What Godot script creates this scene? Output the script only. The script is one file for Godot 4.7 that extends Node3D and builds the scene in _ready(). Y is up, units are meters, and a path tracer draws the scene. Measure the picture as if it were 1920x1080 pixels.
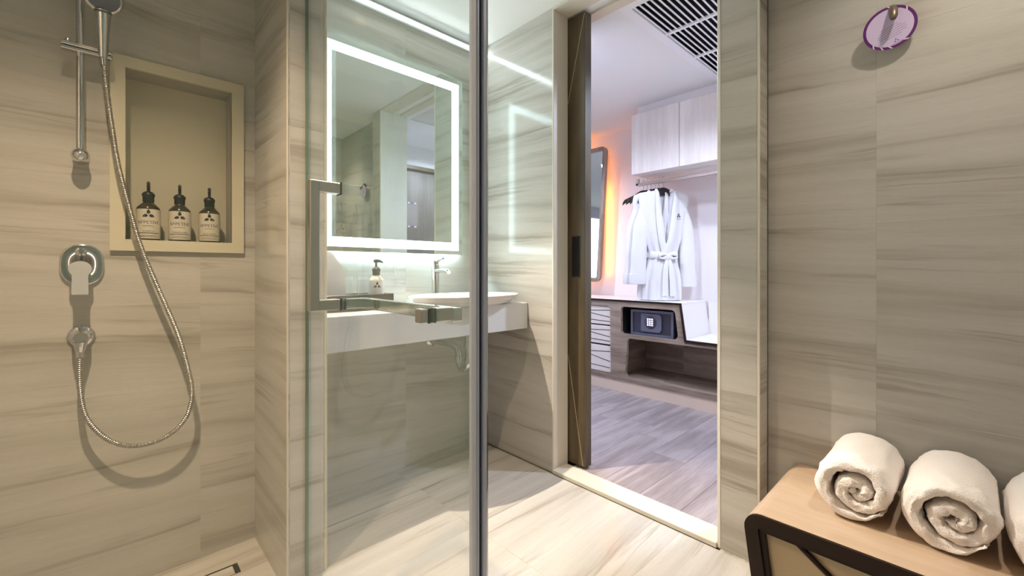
extends Node3D
# Hotel bathroom seen from beside the shower glass. u runs along +x, v along -z, metres.

const EYE := 1.05
const FOCAL := 806.0
const CEIL := 2.415

class MB:
	# collects triangles of one part
	var vs := PackedVector3Array()
	var ns := PackedVector3Array()
	var uvs := PackedVector2Array()
	var grain := 0
	var uv_off := Vector2.ZERO
	var uv_scale := Vector2(1.0 / 2.4, 1.0 / 1.2)
	func uv_of(p: Vector3, n: Vector3) -> Vector2:
		var a := n.abs()
		var k := 0 if a.x >= a.y and a.x >= a.z else (1 if a.y >= a.z else 2)
		var g := grain
		if g == k:
			g = (k + 1) % 3
		var o := 3 - k - g
		return Vector2(p[g] * uv_scale.x, p[o] * uv_scale.y) + uv_off
	func tri(a: Vector3, b: Vector3, c: Vector3, na: Vector3, nb: Vector3, nc: Vector3) -> void:
		var f := (c - a).cross(b - a)
		if f.length_squared() < 1e-18:
			return
		var m := na + nb + nc
		if f.dot(m) < 0.0:
			var t := b
			b = c
			c = t
			t = nb
			nb = nc
			nc = t
		for q in [[a, na], [b, nb], [c, nc]]:
			vs.append(q[0])
			ns.append(q[1])
			uvs.append(uv_of(q[0], m))
	func flat(a: Vector3, b: Vector3, c: Vector3, n: Vector3) -> void:
		tri(a, b, c, n, n, n)
	func quad(a: Vector3, b: Vector3, c: Vector3, d: Vector3, n: Vector3) -> void:
		flat(a, b, c, n)
		flat(a, c, d, n)
	func box(lo: Vector3, hi: Vector3, bev := 0.0, skip := []) -> void:
		var c := (lo + hi) * 0.5
		var h := (hi - lo).abs() * 0.5
		bev = minf(bev, minf(h.x, minf(h.y, h.z)) * 0.9)
		for k in 3:
			var i := (k + 1) % 3
			var j := (k + 2) % 3
			for s in [-1.0, 1.0]:
				if skip.has([k, s]):
					continue
				var n := Vector3.ZERO
				n[k] = s
				var pts := []
				for q in [[-1, -1], [1, -1], [1, 1], [-1, 1]]:
					var p := c
					p[k] += s * h[k]
					p[i] += q[0] * (h[i] - bev)
					p[j] += q[1] * (h[j] - bev)
					pts.append(p)
				quad(pts[0], pts[1], pts[2], pts[3], n)
		if bev > 0.0:
			for k in 3:
				var i := (k + 1) % 3
				var j := (k + 2) % 3
				for si in [-1.0, 1.0]:
					for sj in [-1.0, 1.0]:
						var n := Vector3.ZERO
						n[i] = si
						n[j] = sj
						var e := []
						for q in [[-1, 0], [1, 0], [1, 1], [-1, 1]]:
							var p := c
							p[k] += q[0] * (h[k] - bev)
							p[i] += si * (h[i] - (bev if q[1] else 0.0))
							p[j] += sj * (h[j] - (0.0 if q[1] else bev))
							e.append(p)
						quad(e[0], e[1], e[2], e[3], n.normalized())
			for sx in [-1.0, 1.0]:
				for sy in [-1.0, 1.0]:
					for sz in [-1.0, 1.0]:
						var s := Vector3(sx, sy, sz)
						flat(c + s * Vector3(h.x, h.y - bev, h.z - bev), c + s * Vector3(h.x - bev, h.y, h.z - bev), c + s * Vector3(h.x - bev, h.y - bev, h.z), s.normalized())
	# prism: 2D outline in frame (o, ex, ey), thick along ez from 0 to depth
	func prism(poly: PackedVector2Array, o: Vector3, ex: Vector3, ey: Vector3, ez: Vector3, depth: float) -> void:
		var idx := Geometry2D.triangulate_polygon(poly)
		var d := ez * depth
		for t in range(0, idx.size(), 3):
			var p := []
			for q in 3:
				var w: Vector2 = poly[idx[t + q]]
				p.append(o + ex * w.x + ey * w.y)
			flat(p[0], p[1], p[2], -ez)
			flat(p[0] + d, p[1] + d, p[2] + d, ez)
		walls(poly, o, ex, ey, d, 1.0)
	func walls(poly: PackedVector2Array, o: Vector3, ex: Vector3, ey: Vector3, d: Vector3, sgn: float) -> void:
		var area := 0.0
		for k in poly.size():
			area += poly[k].cross(poly[(k + 1) % poly.size()])
		var s := sgn * signf(area)
		for k in poly.size():
			var a := poly[k]
			var b := poly[(k + 1) % poly.size()]
			var e := (b - a).normalized()
			var n := (ex * e.y - ey * e.x) * s
			var pa := o + ex * a.x + ey * a.y
			var pb := o + ex * b.x + ey * b.y
			quad(pa, pb, pb + d, pa + d, n)
	# ring between two outlines with the same number of points
	func ring(outer: PackedVector2Array, inner: PackedVector2Array, o: Vector3, ex: Vector3, ey: Vector3, ez: Vector3, depth: float) -> void:
		var d := ez * depth
		var m := outer.size()
		for k in m:
			var j := (k + 1) % m
			var a := o + ex * outer[k].x + ey * outer[k].y
			var b := o + ex * outer[j].x + ey * outer[j].y
			var c := o + ex * inner[j].x + ey * inner[j].y
			var e := o + ex * inner[k].x + ey * inner[k].y
			quad(a, b, c, e, -ez)
			quad(a + d, b + d, c + d, e + d, ez)
		walls(outer, o, ex, ey, d, 1.0)
		walls(inner, o, ex, ey, d, -1.0)
	# grid of points: rows of equal length, smooth normals
	func grid(rows: Array, close_u := false, close_v := false, flip := false) -> void:
		var nr := rows.size()
		var nc: int = rows[0].size()
		var nn := []
		for i in nr:
			var line := PackedVector3Array()
			for j in nc:
				var a: Vector3 = rows[(i + 1) % nr][j] if close_v or i + 1 < nr else rows[i][j]
				var b: Vector3 = rows[(i - 1 + nr) % nr][j] if close_v or i > 0 else rows[i][j]
				var c: Vector3 = rows[i][(j + 1) % nc] if close_u or j + 1 < nc else rows[i][j]
				var d: Vector3 = rows[i][(j - 1 + nc) % nc] if close_u or j > 0 else rows[i][j]
				var n := (c - d).cross(a - b)
				if n.length_squared() < 1e-20:
					n = Vector3.UP
				line.append(n.normalized() * (-1.0 if flip else 1.0))
			nn.append(line)
		for i in (nr if close_v else nr - 1):
			var i2 := (i + 1) % nr
			for j in (nc if close_u else nc - 1):
				var j2 := (j + 1) % nc
				tri(rows[i][j], rows[i][j2], rows[i2][j2], nn[i][j], nn[i][j2], nn[i2][j2])
				tri(rows[i][j], rows[i2][j2], rows[i2][j], nn[i][j], nn[i2][j2], nn[i2][j])
	# profile of (radius, height), about axis through o
	func lathe(prof: Array, o: Vector3, up := Vector3.UP, seg := 24, sx := 1.0, sz := 1.0) -> void:
		var side := Vector3.RIGHT if absf(up.dot(Vector3.RIGHT)) < 0.9 else Vector3.BACK
		var ex := side.cross(up).normalized()
		if up == Vector3.UP:
			ex = Vector3.RIGHT
		var ez := ex.cross(up).normalized()
		for k in prof.size() - 1:
			var p: Vector2 = prof[k]
			var q: Vector2 = prof[k + 1]
			var t := q - p
			if t.length() < 1e-7:
				continue
			var n2 := Vector2(t.y, -t.x).normalized()
			# smooth with neighbours where the bend is small
			var n0 := n2
			var n1 := n2
			if k > 0:
				var w: Vector2 = prof[k] - prof[k - 1]
				var m := Vector2(w.y, -w.x).normalized()
				if m.dot(n2) > 0.75:
					n0 = (m + n2).normalized()
			if k + 2 < prof.size():
				var w2: Vector2 = prof[k + 2] - prof[k + 1]
				var m2 := Vector2(w2.y, -w2.x).normalized()
				if m2.dot(n2) > 0.75:
					n1 = (m2 + n2).normalized()
			for s in seg:
				var a0 := TAU * s / seg
				var a1 := TAU * (s + 1) / seg
				var d0 := ex * cos(a0) * sx + ez * sin(a0) * sz
				var d1 := ex * cos(a1) * sx + ez * sin(a1) * sz
				var e0 := (ex * cos(a0) / sx + ez * sin(a0) / sz).normalized()
				var e1 := (ex * cos(a1) / sx + ez * sin(a1) / sz).normalized()
				var A := o + d0 * p.x + up * p.y
				var B := o + d1 * p.x + up * p.y
				var C := o + d1 * q.x + up * q.y
				var D := o + d0 * q.x + up * q.y
				var na := (e0 * n0.x + up * n0.y).normalized()
				var nb := (e1 * n0.x + up * n0.y).normalized()
				var nc := (e1 * n1.x + up * n1.y).normalized()
				var nd := (e0 * n1.x + up * n1.y).normalized()
				tri(A, B, C, na, nb, nc)
				tri(A, C, D, na, nc, nd)
	func tube(pts: Array, radii: Variant, seg := 12, caps := true, flatten := 1.0, side := Vector3.ZERO) -> void:
		var rows := []
		var m := pts.size()
		var prev := side
		for k in m:
			var a: Vector3 = pts[maxi(k - 1, 0)]
			var b: Vector3 = pts[mini(k + 1, m - 1)]
			var t := (b - a).normalized()
			var x := prev
			if x.length_squared() < 1e-6:
				x = Vector3.UP if absf(t.y) < 0.9 else Vector3.RIGHT
			x = (x - t * x.dot(t)).normalized()
			prev = x
			var y := t.cross(x)
			var r: float = radii if radii is float else radii[k]
			var line := PackedVector3Array()
			for s in seg:
				var w := TAU * s / seg
				line.append(pts[k] + x * cos(w) * r + y * sin(w) * r * flatten)
			rows.append(line)
		grid(rows, true, false, false)
		if caps:
			for e in [0, m - 1]:
				var n: Vector3 = (pts[0] - pts[1]).normalized() if e == 0 else (pts[m - 1] - pts[m - 2]).normalized()
				for s in seg:
					flat(pts[e], rows[e][s], rows[e][(s + 1) % seg], n)
	func mesh() -> ArrayMesh:
		var arr := []
		arr.resize(Mesh.ARRAY_MAX)
		arr[Mesh.ARRAY_VERTEX] = vs
		arr[Mesh.ARRAY_NORMAL] = ns
		arr[Mesh.ARRAY_TEX_UV] = uvs
		var m := ArrayMesh.new()
		m.add_surface_from_arrays(Mesh.PRIMITIVE_TRIANGLES, arr)
		return m

var M := {}
var taken := {}
var rng := RandomNumberGenerator.new()

func P(u: float, y: float, v: float) -> Vector3:
	return Vector3(u, y, -v)

func numbered(called: String) -> String:
	var k: int = taken.get(called, 0)
	taken[called] = k + 1
	return called if k == 0 else "%s_%03d" % [called, k]

func tag(o: Node, label: String, category: String, group := "") -> Node:
	o.set_meta("label", label)
	o.set_meta("category", category)
	if group:
		o.set_meta("group", group)
	return o

func thing(called: String, label: String, category: String, at := Vector3.ZERO, turn := 0.0, group := "") -> Node3D:
	var o := Node3D.new()
	o.name = numbered(called)
	add_child(o)
	o.position = at
	o.rotation.y = turn
	tag(o, label, category, group)
	return o

func part(called: String, m: Variant, material: Material, parent: Node, label := "") -> MeshInstance3D:
	var o := MeshInstance3D.new()
	o.name = called if parent != self else numbered(called)
	o.mesh = m.mesh() if m is MB else m
	o.material_override = material
	parent.add_child(o, true)
	if label:
		o.set_meta("label", label)
	return o

func struct(called: String, m: Variant, material: Material, label: String, category: String) -> Node3D:
	var o: Node3D = part(called, m, material, self) if m else Node3D.new()
	if not m:
		o.name = numbered(called)
		add_child(o)
	o.set_meta("kind", "structure")
	tag(o, label, category)
	return o

func boxes(list: Array, bev := 0.0, grain := 0) -> MB:
	var b := MB.new()
	b.grain = grain
	for q in list:
		b.box(P(q[0], q[1], q[2]), P(q[3], q[4], q[5]), bev)
	return b

func rounded(pts: PackedVector2Array, radii: Variant, seg := 6) -> PackedVector2Array:
	var out := PackedVector2Array()
	var m := pts.size()
	for k in m:
		var r: float = radii if radii is float else radii[k]
		var p := pts[k]
		var a := (pts[(k - 1 + m) % m] - p).normalized()
		var b := (pts[(k + 1) % m] - p).normalized()
		var half := acos(clampf(a.dot(b), -1, 1)) * 0.5
		r = maxf(r, 0.0004)
		var d := r / tan(half)
		var c := p + (a + b).normalized() * r / sin(half)
		var s0 := (p + a * d - c).angle()
		var s1 := (p + b * d - c).angle()
		var w := wrapf(s1 - s0, -PI, PI)
		for s in seg + 1:
			out.append(c + Vector2.from_angle(s0 + w * s / seg) * r)
	return out

func shrink(poly: PackedVector2Array, by: float) -> PackedVector2Array:
	# offset of an outline point by point (keeps the count)
	var out := PackedVector2Array()
	var area := 0.0
	var m := poly.size()
	for k in m:
		area += poly[k].cross(poly[(k + 1) % m])
	for k in m:
		var e1 := (poly[k] - poly[(k - 1 + m) % m]).normalized()
		var e2 := (poly[(k + 1) % m] - poly[k]).normalized()
		var n1 := Vector2(-e1.y, e1.x) * signf(area)
		var n2 := Vector2(-e2.y, e2.x) * signf(area)
		var n := (n1 + n2).normalized()
		out.append(poly[k] + n * by / maxf(n.dot(n2), 0.3))
	return out

func inset(pts: PackedVector2Array, radii: Variant, by: float, seg := 6) -> PackedVector2Array:
	# the rounded outline moved inwards: sharp corners first, then the smaller radii
	var rr := []
	for k in pts.size():
		var r: float = radii if radii is float else radii[k]
		rr.append(maxf(r - by, 0.004) if r > 0.0 else 0.0)
	return rounded(shrink(pts, by), rr, seg)

func mat(called: String, c: Color, rough := 0.5, metal := 0.0, spec := 0.5) -> StandardMaterial3D:
	var m := StandardMaterial3D.new()
	m.resource_name = called
	m.albedo_color = c
	m.roughness = rough
	m.metallic = metal
	m.metallic_specular = spec
	M[called] = m
	return m

func glow(called: String, c: Color, energy: float) -> StandardMaterial3D:
	var m := mat(called, c, 0.5)
	m.emission_enabled = true
	m.emission = c
	m.emission_energy_multiplier = energy
	return m

func fnoise(sd: int, freq: float, oct := 3) -> FastNoiseLite:
	var n := FastNoiseLite.new()
	n.seed = sd
	n.noise_type = FastNoiseLite.TYPE_SIMPLEX_SMOOTH
	n.frequency = freq
	n.fractal_octaves = oct
	return n

func stone_image(w: int, h: int) -> Image:
	# vein-cut stone: 2.4 m by 1.2 m, beds run along the width
	var im := Image.create(w, h, false, Image.FORMAT_RGB8)
	var big := fnoise(11, 1.0, 2)
	var bed := fnoise(5, 1.0, 4)
	var fine := fnoise(7, 1.0, 3)
	var vein := fnoise(23, 1.0, 3)
	var fleck := fnoise(31, 1.0, 2)
	var base := Color8(182, 178, 170)
	var dark := Color8(122, 112, 99)
	var pale := Color8(197, 194, 188)
	for j in h:
		var y := 1.2 * j / h
		for i in w:
			var x := 2.4 * i / w
			var wy := y + 0.035 * x + 0.03 * big.get_noise_2d(x * 0.6, y * 1.2) + 0.003 * big.get_noise_2d(x * 7.0 + 50.0, y * 16.0)
			var zone := smoothstep(-0.35, 0.45, big.get_noise_2d(x * 0.5 + 90.0, wy * 3.2))
			var b := bed.get_noise_2d(x * 0.34, wy * 8.0)
			var f := fine.get_noise_2d(x * 1.6, wy * 46.0)
			var k := fleck.get_noise_2d(x * 20.0, wy * 210.0)
			var r := vein.get_noise_2d(x * 0.40 + 7.0, wy * 10.0)
			var line := maxf(0.0, 1.0 - absf(r + 0.07 * f) * 13.0) * smoothstep(0.05, 0.5, vein.get_noise_2d(x * 1.1 + 40.0, wy * 4.0))
			var c := base.lerp(pale, clampf(0.45 + b * 0.9 + f * 0.25, 0.0, 1.0))
			var streak := clampf(smoothstep(0.0, 0.55, -b + 0.35 * f) * (0.16 + 0.5 * zone) + line * 0.5 + maxf(0.0, f - 0.1) * 0.18 + maxf(0.0, k) * 0.12, 0.0, 1.0)
			im.set_pixel(i, j, c.lerp(dark, streak * 0.64))
	return im

func wood_image(w: int, h: int, sd: int, light: Color, deep: Color, contrast: float, rings: float) -> Image:
	# 2.4 m by 1.2 m with the grain along the width
	var im := Image.create(w, h, false, Image.FORMAT_RGB8)
	var warp := fnoise(sd, 1.0, 2)
	var pore := fnoise(sd + 3, 1.0, 2)
	var band := fnoise(sd + 5, 1.0, 3)
	for j in h:
		var y := 1.2 * j / h
		for i in w:
			var x := 2.4 * i / w
			var g := warp.get_noise_2d(x * 0.9, y * 4.0)
			var ring := 0.5 + 0.5 * sin((y * 16.0 + g * 5.0) * rings)
			var q := 0.5 * ring + 0.35 * (0.5 + band.get_noise_2d(x * 0.8, y * 22.0)) + 0.35 * (0.5 + pore.get_noise_2d(x * 7.0, y * 190.0))
			im.set_pixel(i, j, light.lerp(deep, clampf((q - 0.25) * contrast, 0.0, 1.0)))
	return im

func textured(called: String, im: Image, rough: float, spec := 0.5) -> StandardMaterial3D:
	var m := mat(called, Color.WHITE, rough, 0.0, spec)
	im.generate_mipmaps()
	m.albedo_texture = ImageTexture.create_from_image(im)
	return m

func make_materials() -> void:
	textured("stone", stone_image(1400, 700), 0.13)
	M.stone.metallic_specular = 0.43
	mat("grout", Color8(172, 166, 155), 0.8)
	textured("pale_wood", wood_image(700, 512, 41, Color8(240, 232, 228), Color8(214, 204, 198), 0.8, 0.8), 0.45)
	textured("bench_wood", wood_image(700, 512, 47, Color8(194, 170, 146), Color8(170, 142, 116), 0.7, 0.7), 0.35)
	textured("taupe_wood", wood_image(700, 512, 53, Color8(170, 150, 134), Color8(114, 96, 82), 1.0, 1.0), 0.45)
	textured("door_wood", wood_image(700, 512, 59, Color8(94, 81, 60), Color8(58, 47, 32), 0.9, 1.1), 0.4)
	textured("plank_wood", wood_image(900, 600, 61, Color8(168, 156, 155), Color8(122, 110, 110), 0.9, 1.0), 0.4)
	textured("grey_door_wood", wood_image(512, 512, 67, Color8(116, 106, 102), Color8(76, 68, 64), 0.9, 0.8), 0.5)
	mat("ceiling_paint", Color8(236, 234, 232), 0.9)
	mat("wall_paint", Color8(234, 229, 231), 0.85)
	mat("cream_frame", Color8(212, 204, 188), 0.35)
	mat("pale_frame", Color8(232, 229, 220), 0.35)
	mat("niche_stone", Color8(206, 200, 178), 0.4)
	mat("sill_stone", Color8(212, 205, 192), 0.1)
	mat("chrome", Color8(222, 222, 224), 0.07, 1.0)
	mat("satin_steel", Color8(188, 184, 178), 0.28, 1.0)
	mat("post_metal", Color8(186, 196, 220), 0.30, 0.25)
	mat("reflection_bar", Color8(66, 68, 78), 0.5, 0.4)
	mat("lever_metal", Color8(206, 208, 212), 0.3, 0.5)
	mat("rail_metal", Color8(196, 184, 178), 0.35, 0.8)
	mat("rubber", Color8(38, 34, 32), 0.6)
	mat("black_plastic", Color8(26, 24, 26), 0.4)
	mat("hanger_black", Color8(34, 26, 26), 0.4)
	mat("dark_edge", Color8(38, 25, 19), 0.45, 0.0, 0.35)
	mat("dark_gap", Color8(22, 18, 16), 0.8)
	mat("white_solid", Color8(212, 213, 215), 0.3)
	mat("ceramic", Color8(244, 240, 238), 0.08)
	mat("white_lacquer", Color8(238, 234, 230), 0.35)
	mat("drawer_face", Color8(230, 218, 210), 0.4)
	mat("plinth_paint", Color8(222, 200, 180), 0.5)
	mat("safe_grey", Color8(108, 108, 126), 0.45, 0.3)
	mat("safe_dark", Color8(66, 65, 78), 0.4, 0.3)
	mat("print_black", Color8(30, 28, 28), 0.7)
	mat("bottle_glass", Color8(52, 46, 30), 0.15)
	mat("label_paper", Color8(206, 200, 184), 0.4)
	mat("vanity_bottle_glass", Color8(196, 190, 170), 0.15)
	mat("label_white", Color8(236, 234, 230), 0.4)
	mat("tray_wood", Color8(60, 52, 48), 0.35)
	mat("bronze", Color8(112, 100, 84), 0.4, 0.6)
	mat("tan_panel", Color8(186, 166, 136), 0.5)
	mat("inlay", Color8(170, 150, 118), 0.4)
	mat("thin_line", Color8(70, 54, 46), 0.5)
	mat("grille_white", Color8(238, 236, 238), 0.5)
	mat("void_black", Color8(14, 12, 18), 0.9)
	mat("mirror_silver", Color8(234, 246, 242), 0.015, 1.0)
	mat("mirror_rim", Color8(200, 222, 216), 0.1)
	mat("drain_metal", Color8(96, 74, 44), 0.4, 0.7)
	mat("glass_green", Color8(70, 104, 86), 0.15)
	mat("curtain", Color8(226, 222, 220), 0.9)
	var towel := mat("terry", Color8(246, 238, 234), 0.95)
	towel.rim_enabled = true
	towel.rim = 0.4
	var nt := NoiseTexture2D.new()
	nt.noise = fnoise(3, 0.06, 4)
	nt.width = 512
	nt.height = 512
	nt.seamless = true
	towel.heightmap_enabled = true
	towel.heightmap_texture = nt
	towel.heightmap_scale = 0.16
	towel.uv1_triplanar = true
	towel.uv1_scale = Vector3(7, 7, 7)
	var robe := mat("robe_cloth", Color8(230, 228, 229), 0.9)
	robe.rim_enabled = true
	robe.rim = 0.3
	robe.heightmap_enabled = true
	robe.heightmap_texture = nt
	robe.heightmap_scale = 0.12
	robe.uv1_triplanar = true
	robe.uv1_scale = Vector3(9, 9, 9)
	var nk := mat("napkin", Color8(248, 246, 244), 0.9)
	nk.backlight_enabled = true
	nk.backlight = Color(0.7, 0.7, 0.7)
	var g := mat("clear_glass", Color8(120, 190, 165, 255), 0.0)
	g.albedo_color.a = 0.035
	g.transparency = BaseMaterial3D.TRANSPARENCY_ALPHA
	var d := mat("drinking_glass", Color8(214, 228, 232), 0.0)
	d.albedo_color.a = 0.12
	d.transparency = BaseMaterial3D.TRANSPARENCY_ALPHA
	glow("led_white", Color(0.88, 0.99, 1.0), 3.5)
	glow("led_strip", Color(0.9, 0.98, 1.0), 1.15)
	glow("led_amber", Color(1.0, 0.60, 0.16), 5.0)
	glow("lamp_warm", Color(1.0, 0.86, 0.68), 8.0)
	glow("added_lamp_cool", Color(0.96, 0.95, 1.0), 8.0)
	glow("key_glow", Color(0.95, 0.93, 1.0), 1.2)

func spot(called: String, at: Vector3, aim: Vector3, c: Color, energy: float, angle: float, blend: float, size: float, parent: Node) -> void:
	var l := SpotLight3D.new()
	l.name = called
	l.light_color = c
	l.light_energy = energy
	l.spot_angle = angle
	l.spot_angle_attenuation = blend
	l.spot_range = 12.0
	l.spot_attenuation = 2.0
	l.light_size = size
	l.shadow_enabled = true
	parent.add_child(l)
	var up := Vector3.UP if absf((aim - at).normalized().y) < 0.95 else Vector3.RIGHT
	l.transform = Transform3D(Basis.looking_at(aim - at, up), at - parent.position)

func area(called: String, at: Vector3, towards: Vector3, size: Vector2, c: Color, energy: float, parent: Node) -> void:
	var l := AreaLight3D.new()
	l.name = called
	l.light_color = c
	l.light_energy = energy
	l.area_size = size
	l.area_range = 12.0
	l.area_attenuation = 2.0
	l.area_normalize_energy = true
	l.shadow_enabled = true
	parent.add_child(l)
	var up := Vector3.UP if absf(towards.normalized().y) < 0.95 else Vector3.BACK
	l.transform = Transform3D(Basis.looking_at(towards, up), at - parent.position)

# ---------------------------------------------------------------- room shell

# rectangles of tile minus holes, in plane coordinates (a, y)
func minus(r: Rect2, holes: Array) -> Array:
	var parts := [r]
	for h in holes:
		var next := []
		for q in parts:
			var x: Rect2 = q.intersection(h)
			if x.size.x <= 0.0 or x.size.y <= 0.0:
				next.append(q)
				continue
			if x.position.y > q.position.y:
				next.append(Rect2(q.position.x, q.position.y, q.size.x, x.position.y - q.position.y))
			if x.end.y < q.end.y:
				next.append(Rect2(q.position.x, x.end.y, q.size.x, q.end.y - x.end.y))
			if x.position.x > q.position.x:
				next.append(Rect2(q.position.x, x.position.y, x.position.x - q.position.x, x.size.y))
			if x.end.x < q.end.x:
				next.append(Rect2(x.end.x, x.position.y, q.end.x - x.end.x, x.size.y))
		parts = next
	return parts

# flat: "v" = plane of constant v (a is u), "u" = plane of constant u (a is v), "y" = floor (a is u, b is v); facing +1 or -1 along that axis
func tiles(parent: Node, flat: String, at: float, facing: float, aj: Array, bj: Array, holes := [], thick := 0.008) -> void:
	for i in aj.size() - 1:
		for j in bj.size() - 1:
			var r := Rect2(aj[i] + 0.00003, bj[j] + 0.00003, aj[i + 1] - aj[i] - 0.00006, bj[j + 1] - bj[j] - 0.00006)
			var b := MB.new()
			b.uv_off = Vector2(0, 0)
			var win := Vector2(rng.randf_range(0.02, maxf(0.03, 2.38 - r.size.x)), rng.randf_range(0.02, maxf(0.03, 1.18 - r.size.y)))
			b.grain = 2 if flat == "u" else 0
			var lo := Vector2(r.position.x, r.position.y)
			if flat == "u":
				lo.x = -r.end.x
			elif flat == "y":
				lo.y = -r.end.y
			b.uv_off = (win - lo) * b.uv_scale
			for q in minus(r, holes):
				var back := at - facing * thick
				var bev := 0.0005 if holes.is_empty() else 0.0
				if flat == "v":
					b.box(P(q.position.x, q.position.y, at), P(q.end.x, q.end.y, back), bev)
				elif flat == "u":
					b.box(P(at, q.position.y, q.position.x), P(back, q.end.y, q.end.x), bev)
				else:
					b.box(P(q.position.x, at, q.position.y), P(q.end.x, back, q.end.y), bev)
			if b.vs.size():
				part("tile", b, M.stone, parent)

func build_shell() -> void:
	var T := 0.008
	# bathroom floor, shower floor 23 mm lower
	var f := struct("floor_bathroom", boxes([[0.494, -0.2, -0.6, 1.80, -T, 2.2], [-0.6, -0.2, -0.6, 0.494, -T, 0.60]]), M.grout, "beige vein-cut stone floor tiles of the dry bathroom area", "floor")
	tiles(f, "y", 0.0, 1.0, [0.494, 1.094, 1.672], [-0.41, 0.19, 0.79, 1.39, 2.058])
	tiles(f, "y", 0.0, 1.0, [1.672, 1.785], [-0.41, 0.19, 0.6405])
	tiles(f, "y", 0.0, 1.0, [-0.47, 0.494], [-0.41, 0.19, 0.60])
	var sf := struct("floor_shower", boxes([[-0.6, -0.25, 0.60, 0.494, -0.023 - T, 2.1]]), M.grout, "warm beige stone floor of the shower with a slot drain", "floor")
	tiles(sf, "y", -0.023, 1.0, [-0.47, 0.433], [0.612, 1.212, 1.965], [Rect2(-0.42, 1.776, 0.768, 0.066)])
	tiles(sf, "y", -0.023, 1.0, [0.433, 0.488], [0.612, 1.542])
	part("kerb", boxes([[0.486, -0.03, 0.60, 0.502, 0.002, 1.542]], 0.001), M.sill_stone, sf)
	# ceiling of the bathroom
	struct("ceiling_bathroom", boxes([[-0.6, CEIL, -0.6, 1.93, CEIL + 0.12, 2.2]]), M.ceiling_paint, "white plaster ceiling of the bathroom", "ceiling")
	# shower back wall with niche
	var niche := Rect2(0.0456, 1.156, 0.3069, 0.582)
	var yj := [-0.03, 0.33, 0.93, 1.53, 2.13, CEIL]
	var w := struct("wall_shower", boxes([[-0.6, -0.2, 1.973, 0.0456, CEIL, 2.14], [0.3525, -0.2, 1.973, 0.50, CEIL, 2.14], [0.0456, -0.2, 1.973, 0.3525, 1.156, 2.14], [0.0456, 1.738, 1.973, 0.3525, CEIL, 2.14], [0.0456, 1.156, 2.075, 0.3525, 1.738, 2.14]]), M.grout, "stone tiled shower wall with a recessed cream niche", "wall")
	tiles(w, "v", 1.965, -1.0, [-0.946, 0.254, 0.433], yj, [niche])
	var fr := MB.new()
	var o2 := PackedVector2Array([Vector2(0.007, 1.117), Vector2(0.392, 1.117), Vector2(0.392, 1.776), Vector2(0.007, 1.776)])
	var i2 := PackedVector2Array([Vector2(0.0456, 1.156), Vector2(0.3525, 1.156), Vector2(0.3525, 1.738), Vector2(0.0456, 1.738)])
	fr.ring(o2, i2, P(0, 0, 1.953), Vector3.RIGHT, Vector3.UP, Vector3.FORWARD, 0.0125)
	part("niche_frame", fr, M.niche_stone, w, "cream stone frame around the niche")
	part("niche_lining", boxes([[0.0456, 1.146, 1.964, 0.3525, 1.156, 2.075], [0.0456, 1.738, 1.964, 0.3525, 1.748, 2.075], [0.0356, 1.146, 1.964, 0.0456, 1.748, 2.075], [0.3525, 1.146, 1.964, 0.3625, 1.748, 2.075], [0.0356, 1.146, 2.07, 0.3625, 1.748, 2.078]]), M.niche_stone, w)
	# partition stub between shower and vanity
	w = struct("wall_partition", boxes([[0.441, -0.2, 1.55, 0.552, CEIL, 2.2]]), M.grout, "narrow stone tiled partition between shower and vanity", "wall")
	tiles(w, "u", 0.433, -1.0, [1.542, 1.965], yj)
	tiles(w, "v", 1.542, -1.0, [0.441, 0.552], yj)
	tiles(w, "u", 0.560, 1.0, [1.542, 2.058], [0.0, 0.6, 1.2, 1.8, CEIL])
	part("edge_trim", boxes([[0.552, 0.0, 1.540, 0.5615, CEIL, 1.55]], 0.0015), M.cream_frame, w)
	part("edge_trim", boxes([[0.4315, -0.023, 1.540, 0.4365, CEIL, 1.5445]], 0.001), M.cream_frame, w)
	# vanity wall
	w = struct("wall_vanity", boxes([[0.552, -0.2, 2.066, 1.80, CEIL, 2.2]]), M.grout, "stone tiled wall behind the lit mirror and basin", "wall")
	tiles(w, "v", 2.058, -1.0, [0.560, 1.16, 1.685], [0.0, 0.6, 1.2, 1.8, CEIL])
	# door wall: pocket leaf beside the vanity, column, recess
	w = struct("wall_door", boxes([[1.693, -0.2, 1.483, 1.798, CEIL, 2.2], [1.868, -0.2, 1.483, 1.93, CEIL, 2.25], [1.693, -0.2, 0.516, 1.93, CEIL, 0.6425]]), M.grout, "stone tiled wall with the doorway to the closet corridor", "wall")
	tiles(w, "u", 1.685, -1.0, [1.482, 2.058], [0.0, 0.6, 1.2, 1.8, CEIL])
	tiles(w, "u", 1.685, -1.0, [0.516, 0.6405], [0.0, 0.6, 1.2, 1.8, CEIL])
	tiles(w, "v", 0.508, -1.0, [1.685, 1.772], [0.0, 0.6, 1.2, 1.8, CEIL])
	part("edge_trim", boxes([[1.6835, 0.0, 0.5065, 1.6885, CEIL, 0.5145]], 0.001), M.cream_frame, w)
	w = struct("wall_recess", boxes([[1.788, -0.2, -0.6, 1.93, CEIL, 0.516]]), M.grout, "stone tiled wall behind the towel bench", "wall")
	tiles(w, "u", 1.78, -1.0, [-0.41, 0.2, 0.508], [0.0, 0.6, 1.2, 1.8, CEIL])
	# walls behind the camera
	w = struct("wall_rear", boxes([[-0.6, -0.2, -0.6, 1.93, CEIL, -0.418]]), M.grout, "stone tiled rear wall opposite the lit mirror", "wall")
	tiles(w, "v", -0.41, 1.0, [-0.47, 0.13, 0.73, 1.33, 1.78], [0.0, 0.6, 1.2, 1.8, CEIL])
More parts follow.
